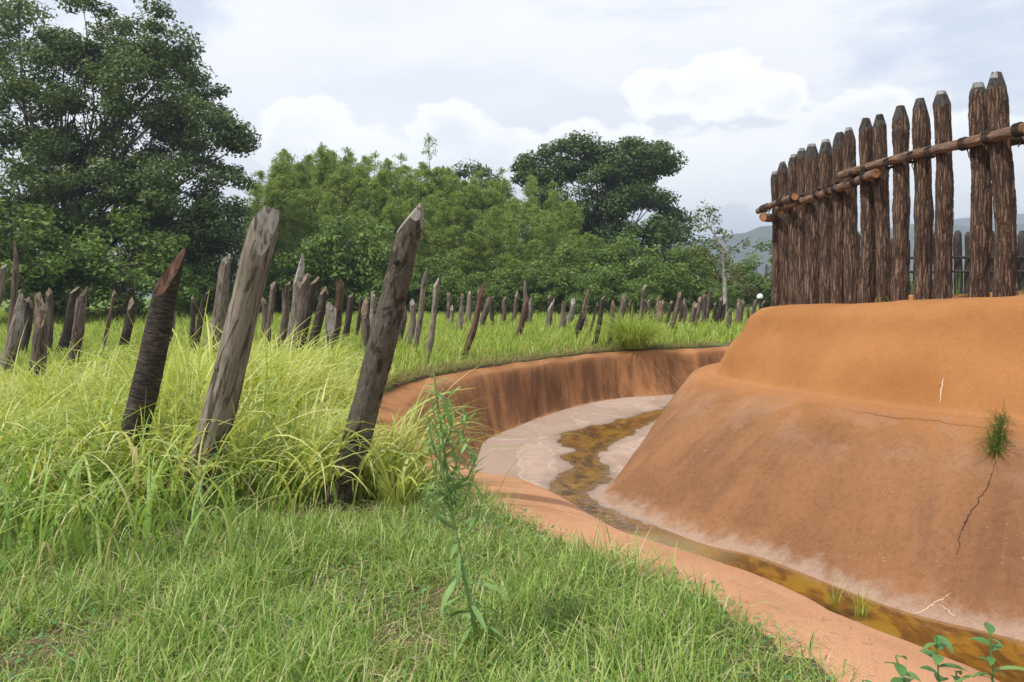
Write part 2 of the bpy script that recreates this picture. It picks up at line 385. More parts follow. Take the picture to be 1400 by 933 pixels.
def floormat():
    m, g, out = material('ditch_floor')
    co = g.n('ShaderNodeTexCoord').outputs['Object']; zz = g.n('ShaderNodeSeparateXYZ', i_0=co).outputs[2]
    flat = g.scale(co, 1, 1, 0)
    wv = g.v('ADD', g.scale(flat, 1.0, .55, 1), g.v('MULTIPLY', g.noise(flat, 1.6, 4, .55, 0, 1), (.55, .55, 0)))
    vo = g.n('ShaderNodeTexVoronoi', feature='F1', i_Vector=wv, i_Scale=.95); cell = vo.outputs['Color']
    ed = g.n('ShaderNodeTexVoronoi', feature='DISTANCE_TO_EDGE', i_Vector=wv, i_Scale=.95).outputs[0]
    cs = g.n('ShaderNodeSeparateColor', i_0=cell).outputs[0]
    med = g.noise(co, 3.2, 5, .6); fine = g.noise(co, 50, 4, .7)
    col = g.mix(g.ss(cs, .2, .8), (.31, .225, .172), (.37, .272, .212))
    col = g.mix(g.m('MULTIPLY', g.ss(med, .45, .7), .5), col, (.27, .18, .13))
    dd = g.noise(g.scale(co, 1.3, .6, 1), 1.1, 5, .6)
    col = g.mix(g.m('MULTIPLY', g.ss(dd, .50, .66), .6), col, (.25, .165, .12))
    col = g.mix(g.m('MULTIPLY', g.m('MULTIPLY', g.m('SUBTRACT', 1.0, g.ss(ed, .0, .022)), g.ss(med, .42, .58)), .6), col, (.50, .42, .355))
    col = g.mix(g.m('MULTIPLY', g.m('MULTIPLY', g.ss(ed, .03, .06), g.m('SUBTRACT', 1.0, g.ss(ed, .06, .15))), .22), col, (.27, .19, .145))
    # wet rim and algae under the water
    lvl = g.m('ADD', zz, g.m('MULTIPLY', g.m('SUBTRACT', fine, .5), .012))
    wet = g.m('SUBTRACT', 1.0, g.ss(lvl, -1.302, -1.280))
    col = g.mix(g.m('MULTIPLY', wet, .62), col, (.19, .135, .10))
    alg = g.noise(g.scale(co, 1.6, .7, 1), 2.4, 6, .66, .5)
    ac = g.ramp(alg, [(.34, (.045, .024, .009)), (.47, (.15, .080, .016)), (.57, (.32, .20, .028)), (.70, (.27, .25, .045))])
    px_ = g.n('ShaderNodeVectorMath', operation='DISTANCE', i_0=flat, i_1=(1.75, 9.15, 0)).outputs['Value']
    sky_reflect = g.m('SUBTRACT', 1.0, g.ss(g.m('ADD', px_, g.m('MULTIPLY', alg, .8)), .75, 1.25))  # grey patch painted into the floor colour for the sky reflection at the bend
    ac = g.mix(g.m('MULTIPLY', sky_reflect, .85), ac, (.30, .285, .27))
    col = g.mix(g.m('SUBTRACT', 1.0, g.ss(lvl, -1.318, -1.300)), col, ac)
    pbr(g, out, col, g.m('SUBTRACT', .9, g.m('MULTIPLY', wet, .45)), fine, .3, .01, .3); return m
def groundmat():
    m, g, out = material('soil_and_thatch')
    co = g.n('ShaderNodeTexCoord').outputs['Object']; ys = g.n('ShaderNodeSeparateXYZ', i_0=co).outputs[1]
    a = g.noise(co, 1.3, 6, .6); b = g.noise(co, 22, 5, .7); c = g.noise(co, 90, 3, .6)
    soil = g.ramp(b, [(.3, (.065, .042, .026)), (.55, (.15, .105, .066)), (.75, (.26, .20, .13))])
    gr = g.ramp(c, [(.3, (.05, .09, .02)), (.7, (.14, .20, .05))])
    f = g.m('MAXIMUM', g.ss(a, .42, .62), g.ss(ys, 22, 36))
    col = g.mix(f, soil, g.mix(.35, gr, soil))
    far = g.ss(ys, 26, 44)
    col = g.mix(far, col, g.ramp(b, [(.3, (.07, .12, .025)), (.7, (.17, .24, .06))]))
    pbr(g, out, col, .95, b, .5, .03, .1); return m
def watermat():
    m, g, out = material('shallow_water')
    co = g.n('ShaderNodeTexCoord').outputs['Object']
    h = g.m('ADD', g.noise(g.scale(co, 1, .8, 1), 7, 3, .5, .6), g.m('MULTIPLY', g.noise(co, 24, 2, .5, .5), .35))
    bm_ = g.n('ShaderNodeBump'); bm_.inputs['Strength'].default_value = .32; bm_.inputs['Distance'].default_value = .03; g.put(bm_.inputs['Height'], h)
    tr = g.n('ShaderNodeBsdfTransparent', i_0=(.90, .80, .56)); gl = g.n('ShaderNodeBsdfGlossy', i_0=(1, 1, 1), i_1=.03)
    g.t.links.new(bm_.outputs[0], gl.inputs['Normal'])
    fr = g.n('ShaderNodeFresnel'); fr.inputs[0].default_value = 1.38; g.t.links.new(bm_.outputs[0], fr.inputs['Normal'])
    mx = g.n('ShaderNodeMixShader'); g.put(mx.inputs[0], fr.outputs[0])
    g.t.links.new(tr.outputs[0], mx.inputs[1]); g.t.links.new(gl.outputs[0], mx.inputs[2]); g.t.links.new(mx.outputs[0], out.inputs[0])
    return m
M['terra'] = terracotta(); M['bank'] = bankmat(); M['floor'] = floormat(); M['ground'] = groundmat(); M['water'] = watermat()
m, g, out = material('dark_crack'); pbr(g, out, (.05, .026, .016), .95); M['crack'] = m  # even dark brown for the thin crack ribbons
m, g, out = material('lime_scrape'); pbr(g, out, (.50, .36, .27), .95); M['lime'] = m
m, g, out = material('hill_forest'); co = g.n('ShaderNodeTexCoord').outputs['Object']
pbr(g, out, g.ramp(g.noise(co, .02, 6, .6), [(.35, (.018, .032, .02)), (.65, (.035, .052, .026))]), .95); M['hill'] = m

# ------------------------------------------------------------------ the ditch, plan curves (metres)
E = [(29, 70), (18, 46), (14.6, 35), (10.2, 28.6), (6.5, 25.2), (4.35, 23.9), (2.75, 22.9), (1.16, 20.9), (.03, 19.1), (-.94, 17.3), (-1.68, 15.4), (-2.06, 13.3),
     (-1.94, 10.7), (-1.42, 8.25), (-.9, 7.1), (-.34, 6.3), (.02, 5.85), (.67, 4.9), (1.03, 4.37), (1.18, 3.95), (1.27, 3.67), (1.36, 3.44), (1.5, 2.4), (1.8, 1.0), (2.4, -2)]
F_ = [(26.5, 70), (15.8, 46), (12.6, 34.5), (8.9, 27.2), (6.2, 23.7), (4.15, 22.6), (2.6, 21.7), (1.07, 19.35), (.03, 17.0), (-.45, 15.6), (-.6, 13.6), (-.55, 12.4),
      (-.3, 11.5), (.15, 10.8), (.6, 10.3), (1.05, 9.7), (1.4, 9.1), (2.0, 8.2), (2.5, 7.4), (2.95, 6.7), (3.25, 6.1), (3.6, 5.4), (4.2, 4.1), (4.9, 2.4), (6, -.5)]
Cr = {16: (1.02, 6.05, -.30), 17: (1.35, 5.58, -.30), 18: (1.74, 5.07, -.30), 19: (1.93, 4.71, -.30), 20: (2.14, 4.34, -.30), 21: (2.25, 4.05, -.30), 22: (2.55, 3.2, -.3), 23: (3.0, 1.7, -.3), 24: (3.8, -1.2, -.3)}
rows = [[] for _ in range(8)]
for i, (e, f) in enumerate(zip(E, F_)):
    e = np.array(e); f = np.array(f); w = np.linalg.norm(f - e)
    steep = w < 2.6
    if i in Cr: c = np.array(Cr[i][:2]); cz = Cr[i][2]
    else:
        k = .34 if steep else .42
        c = e + (f - e) * k; cz = -.24 if steep else -.30
    out_ = e - (f - e) / w * .45
    m1 = c + (f - c) * .40; m2 = c + (f - c) * .78
    P = [(out_[0], out_[1], -.13), (e[0], e[1], -.05), (*(e + (c - e) * .55), -.11 if steep else -.13), (*c, cz), (*m1, cz + (-1.3 - cz) * .50), (*m2, cz + (-1.3 - cz) * .88), (*f, -1.275), (*(f + (f - e) / w * .35), -1.36)]
    for r, p in zip(rows, P): r.append(p)
NS = 420
dense = np.array([catmull(r, NS) for r in rows])              # 8 x NS x 3
NC = 56
across = np.stack([catmull(dense[:, j], NC) for j in range(NS)], 1)   # NC x NS x 3
al = np.concatenate([[0], np.cumsum(np.linalg.norm(np.diff(dense[3], axis=0), axis=1))])
U = np.tile(al, (NC, 1)); Vv = np.tile(np.linspace(-1 / 6, 7 / 6, NC)[:, None], (1, NS))
across[..., 2] += .018 * vnoise(across[..., 0] * 1.6, across[..., 1] * 1.6, 3) * (Vv > 0.0) + .03 * vnoise(U * 1.3, Vv * 0 + .3, 5, 2) * np.clip(Vv * 3, 0, 1) * (Vv < .95)
bank_V = across.reshape(-1, 3); bank_F = grid_faces(NC, NS)
bank_me = mesh('ditch_bank', bank_V, bank_F, uv=np.stack([U.ravel(), Vv.ravel()], 1))
bank = link('ditch_bank', bank_me, M['bank']); tag(bank, 'streaked brown plastered bank along the grassy side of the ditch', 'bank', kind='structure')

Rr = [(9.5, -.5), (7.4, 2.6), (5.3, 5.4), (4.23, 6.64), (3.48, 7.36), (2.73, 8.76), (2.17, 9.28), (1.55, 10.5), (1.2, 11.25), (1.42, 12.0), (1.72, 12.8), (2.25, 14.3), (2.75, 16), (3.45, 18), (4.5, 20), (6.0, 21.9), (7.8, 25), (9.9, 30), (13.2, 40), (24.5, 70)]
Lr = [(11.3, 1.0), (9.2, 4.0), (6.75, 6.6), (5.5, 7.75), (4.66, 8.93), (4.16, 9.65), (3.86, 10.15), (3.52, 11.2), (3.24, 12.2), (3.1, 13.0), (3.1, 13.8), (3.42, 14.9), (3.95, 16.1), (4.75, 17.5), (5.8, 18.9), (7.2, 20.7), (9.1, 24.2), (11.4, 29.0), (15.2, 39.0), (27, 69)]
NSM = 400
Rd = catmull(Rr, NSM); Ld = catmull(Lr, NSM)
for _ in range(12): Ld[1:-1] = (Ld[:-2] + 2 * Ld[1:-1] + Ld[2:]) / 4; Rd[1:-1] = (Rd[:-2] + 2 * Rd[1:-1] + Rd[2:]) / 4
T = np.gradient(Ld, axis=0); T /= np.linalg.norm(T, axis=1)[:, None]
Nm = np.stack([T[:, 1], -T[:, 0]], 1)
for _ in range(30): Nm[1:-1] = (Nm[:-2] + 2 * Nm[1:-1] + Nm[2:]) / 4
Nm /= np.linalg.norm(Nm, axis=1)[:, None]
def plateau(x, y): return np.interp(y, [6, 9.3, 11, 13.7, 17, 30, 50], [1.58, 1.57, 1.49, 1.37, 1.36, 1.47, 1.5])
prof = [(-.12, -1.42, 0), (0, -1.30, .0), (.05, -1.245, .03), (.14, -1.12, .08), (.30, -.84, .16), (.50, -.50, .27), (.70, -.19, .37), (.86, .045, .45), (.95, .145, .485), (1.0, .18, .5)]
rowsV, rowsv = [], []
for s, z, v in prof:
    p = Rd + (Ld - Rd) * s; rowsV.append(np.column_stack([p, np.full(NSM, z)])); rowsv.append(v)
for off, zf, v in [(.16, .21, .513), (.30, .235, .526), (.40, .32, .555), (.58, .64, .665), (.83, .98, .79), (.97, None, .88), (1.09, None, .94), (1.25, None, 1.0), (1.6, None, 1.05), (2.3, None, 1.1), (3.0, None, 1.15)]:
    p = Ld + Nm * off
    Tp = plateau(p[:, 0], p[:, 1])
    if zf is not None: z = .2 + (zf - .2) * (Tp - .2) / 1.25
    else: z = Tp - {.97: .20, 1.09: .095, 1.25: .03, 1.6: 0.0, 2.3: -.0, 3.0: -.12}[off]
    rowsV.append(np.column_stack([p, z])); rowsv.append(v)
rowsV = np.array(rowsV); rowsv = np.array(rowsv)
NCM = 120
tt = np.linspace(0, len(rowsv) - 1, NCM)
acm = np.stack([catmull(rowsV[:, j], NCM) for j in range(NSM)], 1); vcm = np.interp(tt, np.arange(len(rowsv)), rowsv)
alm = np.concatenate([[0], np.cumsum(np.linalg.norm(np.diff(Ld, axis=0), axis=1))])
Um = np.tile(alm, (NCM, 1)); Vm = np.tile(vcm[:, None], (1, NSM))
wgt = np.clip(Vm * 8, 0, 1)
d1 = vnoise(Um * .9, Vm * 3.5, 21, 4) * .035 * wgt + vnoise(Um * 3.1, Vm * 12, 22, 3) * .010 * wgt
acm[..., 0] -= Nm[None, :, 0] * d1; acm[..., 1] -= Nm[None, :, 1] * d1; acm[..., 2] += d1 * .6
mound_V = acm.reshape(-1, 3); mound_F = grid_faces(NCM, NSM)[:, ::-1]
mound_me = mesh('earth_mound', mound_V, mound_F, uv=np.stack([Um.ravel(), Vm.ravel()], 1))
mound = link('earth_mound', mound_me, M['terra']); tag(mound, 'smooth orange earth rampart with a ledge above the ditch', 'rampart', kind='structure')
mound_bvh = BVHTree.FromPolygons([Vector(v) for v in mound_V], [tuple(int(a) for a in f) for f in mound_F])
bank_bvh = BVHTree.FromPolygons([Vector(v) for v in bank_V], [tuple(int(a) for a in f) for f in bank_F])
def hit(px, py, bvh):
    d = Vector(((px - 700) / FPX, 1, -(py - HZ) / FPX)).normalized()
    p, n, i, t = bvh.ray_cast(Vector((0, 0, EYE)), d)
    if n is not None and n.dot(d) > 0: n = -n
    return p, n

# floor and water
WP = [(15, 44), (12.2, 34), (8.8, 27), (5.6, 22.5), (4.6, 21.6), (3.52, 20.0), (2.25, 18.3), (1.5, 17.3), (1.04, 16.85), (.9, 15.75), (1.12, 14.9), (.93, 14.4), (.98, 13.4), (.55, 12.4), (.61, 11.25), (.74, 10.3), (.95, 9.75),
      (1.2, 9.1), (1.7, 8.2), (2.2, 7.4), (2.7, 6.5), (3.2, 5.6), (3.8, 4.4), (4.8, 2.4), (6, -.3), (9.6, -.4), (7.5, 2.65), (5.4, 5.45), (4.33, 6.70), (3.58, 7.42), (2.85, 8.82), (2.26, 9.36), (1.93, 9.78), (1.5, 10.3), (1.16, 11.0), (1.13, 11.6),
      (1.46, 12.45), (1.58, 13.3), (1.58, 14.2), (1.86, 15.4), (2.3, 16.2), (2.85, 17.5), (3.9, 19.6), (5.4, 21.6), (7.7, 25.3), (9.9, 30.2), (13.2, 40)]
gx = np.arange(-1.6, 13.6, .07); gy = np.concatenate([np.arange(-.5, 24, .07), np.arange(24, 70.5, .5)])
X, Y = np.meshgrid(gx, gy)
sd = dist(WP, X, Y) * np.where(inside(WP, X, Y), -1, 1)
sd = sd + .07 * vnoise(X * 2.6 + .8 * vnoise(X * 1.3, Y * 1.1, 35, 2), Y * 1.9, 31, 5)
Z = -1.30 + np.clip(sd * .075, -.055, .045) + .007 * vnoise(X * 3.1, Y * 2.3, 33, 5) + .004 * vnoise(X * 13, Y * 11, 34, 3)
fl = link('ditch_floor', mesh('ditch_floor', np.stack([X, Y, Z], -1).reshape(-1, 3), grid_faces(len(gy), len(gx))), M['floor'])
tag(fl, 'pale cracked ditch floor with drying scallop marks', 'floor', kind='structure')
wat = link('water', mesh('water', [(-1.4, -.4, -1.300), (13, -.4, -1.300), (13, 69, -1.300), (-1.4, 69, -1.300)], [(0, 1, 2, 3)]), M['water'])
tag(wat, 'shallow amber stream along the ditch floor', 'water', kind='structure')

# ------------------------------------------------------------------ ground
Ed = catmull(E, 240)
EP = np.vstack([Ed, [(70, -2), (70, 70)]])          # everything on the ditch side of the edge
def ground_z(x, y):
    x = np.asarray(x, float); y = np.asarray(y, float)
    return .035 * vnoise(x * .8, y * .8, 41, 3) * np.clip(.3 + (y - 2) / 12, .3, 1) + .011 * np.clip(y - 24, 0, 60)
gx = np.concatenate([[-6000, -1500, -400, -150, -80, -50, -34], np.arange(-26, -6, .5), np.arange(-6, 12, .12), np.arange(12, 30, .6), [34, 45, 70, 120, 400, 1500, 6000]])
gy = np.concatenate([[-3000, -300, -60, -20, -8, -4], np.arange(-2, 30, .12), np.arange(30, 62, .6), [66, 75, 90, 120, 200, 500, 1500, 4000, 8000]])
X, Y = np.meshgrid(gx, gy)
near_ = (np.abs(X) < 80) & (Y < 90) & (Y > -10)
Z = np.where(near_, ground_z(np.clip(X, -80, 80), np.clip(Y, -10, 90)), .7)
Z = np.where(Y < -1, -.02, Z)
ins = inside(EP, X, Y) & (X < 69)
De = np.where(near_, dist(Ed, X, Y, False), 99)
Z = np.where(~ins, Z - .05 * np.clip(1 - De / .35, 0, 1), -3.0)
gm = mesh('ground', np.stack([X, Y, Z], -1).reshape(-1, 3), grid_faces(len(gy), len(gx)))
gr = link('ground', gm, M['ground']); tag(gr, 'brown soil ground under the grass', 'ground', kind='structure')
# inside the palisade: a raised grassy level
Td = Ld + Nm * 2.15
TP = np.vstack([Td, [(60, 70), (60, 1)]])
gx = np.concatenate([np.arange(4, 16, .2), np.arange(16, 62, 1.)]); gy = np.concatenate([np.arange(2, 30, .2), np.arange(30, 70, 1.)])
X, Y = np.meshgrid(gx, gy); Z = np.where(inside(TP, X, Y), plateau(X, Y) + .006, -3.0)
ig = link('ground', mesh('raised_ground', np.stack([X, Y, Z], -1).reshape(-1, 3), grid_faces(len(gy), len(gx))), M['ground'])
tag(ig, 'raised grassy level behind the log palisade', 'ground', kind='structure')

# hills
def hill(D, prof_px, seed, label):
    xs = np.linspace(prof_px[0][0], prof_px[-1][0], 160); ys = np.interp(xs, [p[0] for p in prof_px], [p[1] for p in prof_px])
    ys = ys + vnoise(xs * .03, xs * 0, seed, 4) * 1.6
    X = (xs - 700) / FPX * D; H = (HZ - ys) / FPX * D
    n = 26; f = np.linspace(-1, 1, n)
    P = np.stack([np.tile(X, (n, 1)), D + f[:, None] * D * .22 + 0 * X, H[None] * (1 - np.abs(f[:, None]) ** 1.25) * (1 + .0 * X)], -1)
    rid = vnoise(P[..., 0] * .012, P[..., 1] * .012, seed + 3, 4)
    P[..., 2] += rid * H[None] * .13 * (np.abs(f[:, None]) * (1 - np.abs(f[:, None])) * 4)
    o = link('hill', mesh('hill', P.reshape(-1, 3), grid_faces(n, 160)), M['hill']); tag(o, label, 'hill', kind='structure')
hill(1250, [(-700, 380), (-200, 350), (300, 345), (700, 352), (850, 345), (958, 326), (990, 318), (1005, 317), (1018, 315), (1035, 308), (1060, 306), (1120, 312), (1180, 318), (1245, 306), (1300, 304), (1326, 308), (1360, 313), (1390, 306), (1420, 298), (1600, 300), (1900, 330), (2300, 380)], 61, 'blue forested ridge beyond the trees')
hill(2000, [(500, 395), (900, 360), (1150, 318), (1250, 304), (1300, 299), (1314, 296), (1330, 297), (1360, 295), (1389, 290), (1410, 290), (1550, 280), (1800, 300), (2300, 380)], 67, 'farther pale ridge showing above the nearer one')

# ------------------------------------------------------------------ stakes
def log_bm(Lh, r0, r1, sides, rings, rough, bend, seed, under=.3, furrow=0., swell=.06):
    rs = np.random.default_rng(seed); bm = bmesh.new()
    th = np.linspace(0, 2 * math.pi, sides, endpoint=False); zs = np.linspace(-under, Lh, rings)
    t = np.clip(zs / Lh, 0, 1)
    ph = rs.uniform(0, 6.28, 12)
    bx = bend * np.sin(t * math.pi * rs.uniform(.8, 1.6)); by = bend * .6 * np.sin(t * math.pi * rs.uniform(.8, 2) + ph[0]) - bend * .6 * math.sin(ph[0])
    verts = []
    for k, z in enumerate(zs):
        r = r0 + (r1 - r0) * t[k]
        r *= 1 + swell * math.sin(z * 5.1 + ph[1]) + swell * .6 * math.sin(z * 11.3 + ph[2])
        drift = .5 * np.sin(z * 2.2 + ph[3])
        w = 1 + rough * (np.sin(2 * th + ph[4] + drift) * .5 + np.sin(3 * th + ph[5] + z) * .35 + np.sin(5 * th + ph[6] + drift * 2) * .3)
        if furrow: w = w + furrow * (np.abs(np.sin(4.5 * th + ph[7] + .8 * np.sin(z * 3.1 + ph[8]) + .3 * np.sin(z * 9 + th * 2))) - .5) + furrow * .5 * rs.uniform(-1, 1, sides)
        verts.append([bm.verts.new((bx[k] + r * w[j] * math.cos(th[j]), by[k] + r * w[j] * math.sin(th[j]), z)) for j in range(sides)])
    for a, b in zip(verts[:-1], verts[1:]):
        for j in range(sides):
            f = bm.faces.new((a[j], a[(j + 1) % sides], b[(j + 1) % sides], b[j])); f.smooth = True
    bm.faces.new(verts[0][::-1]); f = bm.faces.new(verts[-1]); f.material_index = 1
    return bm, (bx[-1], by[-1])
def cut(bm, co, no, mi=1):
    ret = bmesh.ops.bisect_plane(bm, geom=bm.verts[:] + bm.edges[:] + bm.faces[:], plane_co=co, plane_no=no, clear_outer=True, dist=1e-5)
    es = [e for e in ret['geom_cut'] if isinstance(e, bmesh.types.BMEdge) and e.is_valid]
    if len(es) > 2:
        r = bmesh.ops.edgeloop_fill(bm, edges=es, mat_nr=mi, use_smooth=False)
        for f in r['faces']: f.material_index = mi; f.smooth = False
def split_parts(bm, names, mats, parent, jag=None):
    """one mesh object for each material index"""
    objs = []
    for mi, (nm, mt) in enumerate(zip(names, mats)):
        b2 = bm.copy(); bmesh.ops.delete(b2, geom=[f for f in b2.faces if f.material_index != mi], context='FACES')
        if len(b2.faces) == 0: b2.free(); objs.append(None); continue
        me = bpy.data.meshes.new(nm); b2.to_mesh(me); b2.free(); objs.append(link(nm, me, mt, parent))
    return objs
def tip_cuts(bm, Lh, r, kind, seed, c):
    rs = np.random.default_rng(seed + 500); cx, cy = c
    if kind == 'point':
        a0 = rs.uniform(0, 6.28); n = rs.integers(3, 5)
        for k in range(n):
            a = a0 + 6.283 * k / n + rs.uniform(-.3, .3); ph = R(rs.uniform(18, 34))
            cut(bm, (cx + .15 * r * rs.uniform(-1, 1), cy, Lh - .002), (math.cos(a) * math.cos(ph), math.sin(a) * math.cos(ph), math.sin(ph)))
    elif kind == 'chisel':
        a = rs.uniform(2.4, 4.2); ph = R(rs.uniform(18, 30))
        cut(bm, (cx + .55 * r, cy, Lh), (math.cos(a) * math.cos(ph), math.sin(a) * math.cos(ph), math.sin(ph)))
        a += rs.uniform(1.4, 2.2); ph = R(rs.uniform(25, 45))
        cut(bm, (cx + .3 * r, cy, Lh), (math.cos(a) * math.cos(ph), math.sin(a) * math.cos(ph), math.sin(ph)))
    else:                                                      # a broken, split end
        for k in range(3):
            a = rs.uniform(0, 6.28); ph = R(rs.uniform(10, 20))
            cut(bm, (cx + .5 * r * math.cos(a + 2.6), cy + .5 * r * math.sin(a + 2.6), Lh - r * rs.uniform(0, 1)), (math.cos(a) * math.cos(ph), math.sin(a) * math.cos(ph), math.sin(ph)))
def orient(o, base, top):
    d = (Vector(top) - Vector(base)).normalized(); o.location = base
    o.rotation_mode = 'QUATERNION'; o.rotation_quaternion = Vector((0, 0, 1)).rotation_difference(d)
def stake(base, top, diam, mats, tip, seed, label, group=None, near=False, parts=True):
    L = (Vector(top) - Vector(base)).length
    rs = np.random.default_rng(seed)
    sides, rings = (28, 44) if near else ((14, 14) if parts else (9, 9))
    bm, c = log_bm(L, diam / 2 * 1.06, diam / 2 * rs.uniform(.8, .95), sides, rings, .11 if not near else .07, diam * rs.uniform(.05, .35) if not near else diam * .1, seed, swell=.05 if not near else .02)
    tip_cuts(bm, L, diam / 2, tip, seed, c)
    if parts:
        e = empty('wooden_stake'); orient(e, base, top)
        split_parts(bm, ('shaft', 'cut_tip'), (M[mats[0]], M[mats[1]]), e); bm.free(); o = e
    else:
        me = bpy.data.meshes.new('wooden_stake'); bm.to_mesh(me); bm.free(); me.materials.append(M[mats[0]]); me.materials.append(M[mats[1]])
        o = link('wooden_stake', me); orient(o, base, top)
    return tag(o, label, 'stake', group)

# the three big ones
def big_stake(bpx, tpx, Y, diam, mats, cuts, seed, label, top_off=0.):
    b = at(bpx[0], bpx[1], Y); b.z = float(ground_z(b.x, b.y)); t = at(tpx[0], tpx[1], Y)
    b = b + (t - b) * 0.0
    L = (t - b).length
    bm, c = log_bm(L, diam / 2 * 1.08, diam / 2 * .88, 32, 60, .06, .02, seed, swell=.022, furrow=.03)
    for (dx, dy, dz, a, ph) in cuts:
        cut(bm, (c[0] + dx * diam, c[1] + dy * diam, L + dz), (math.cos(R(a)) * math.cos(R(ph)), math.sin(R(a)) * math.cos(R(ph)), math.sin(R(ph))))
    e = empty('wooden_stake'); orient(e, b, t)
    sh, tp = split_parts(bm, ('shaft', 'cut_tip'), (M[mats[0]], M[mats[1]]), e); bm.free()
    tag(e, label, 'stake', 'big stakes at the ditch edge')
    return e, L
e1, L1 = big_stake((160, 670), (239, 337), 6.4, .205, ('w_ring', 't_red'), [(.34, 0, 0, 195, 22), (.36, .05, 0, 258, 15), (.40, .12, -.01, 70, 30), (.42, 0, 0, 0, 12)], 101, 'leaning dark ring-barked stake with a reddish brown cut tip')
e2, L2 = big_stake((262, 692), (372, 284), 6.0, .235, ('w_grey', 't_grey'), [(0, 0, -.005, 0, 88), (-.12, 0, 0, 190, 22), (.28, 0, 0, 300, 14), (.36, 0, -.01, 20, 10), (.1, .2, 0, 90, 30)], 102, 'thick bare grey split stake with a long axe cut and blunt top')
e3, L3 = big_stake((462, 690), (570, 277), 6.0, .205, ('w_bark3', 't_grey'), [(.16, 0, 0, 195, 24), (.20, 0, 0, 290, 30), (.22, 0, -.005, 350, 16), (.1, .1, 0, 90, 30)], 103, 'leaning stake in smooth dark bark with a pointed pale grey tip')
for (e, L, k, sd_) in ((e3, L3, 7, 1), (e2, L2, 2, 2)):         # knots
    rs = np.random.default_rng(sd_)
    for i in range(k):
        z = L * rs.uniform(.3, .9); a = R(rs.uniform(200, 340)); r = .098 if e is e3 else .115
        bm = bmesh.new(); bmesh.ops.create_icosphere(bm, subdivisions=2, radius=.017)
        for v in bm.verts: v.co = Vector((v.co.x * 1.2, v.co.y * 1.2, v.co.z * 1.5)) * (1 + .2 * math.sin(v.co.x * 300))
        me = bpy.data.meshes.new('knot'); bm.to_mesh(me); bm.free()
        o = link('knot', me, M['w_dark'] if e is e3 else M['w_brown'], e); o.location = (r * math.cos(a) * .93, r * math.sin(a) * .93, z)

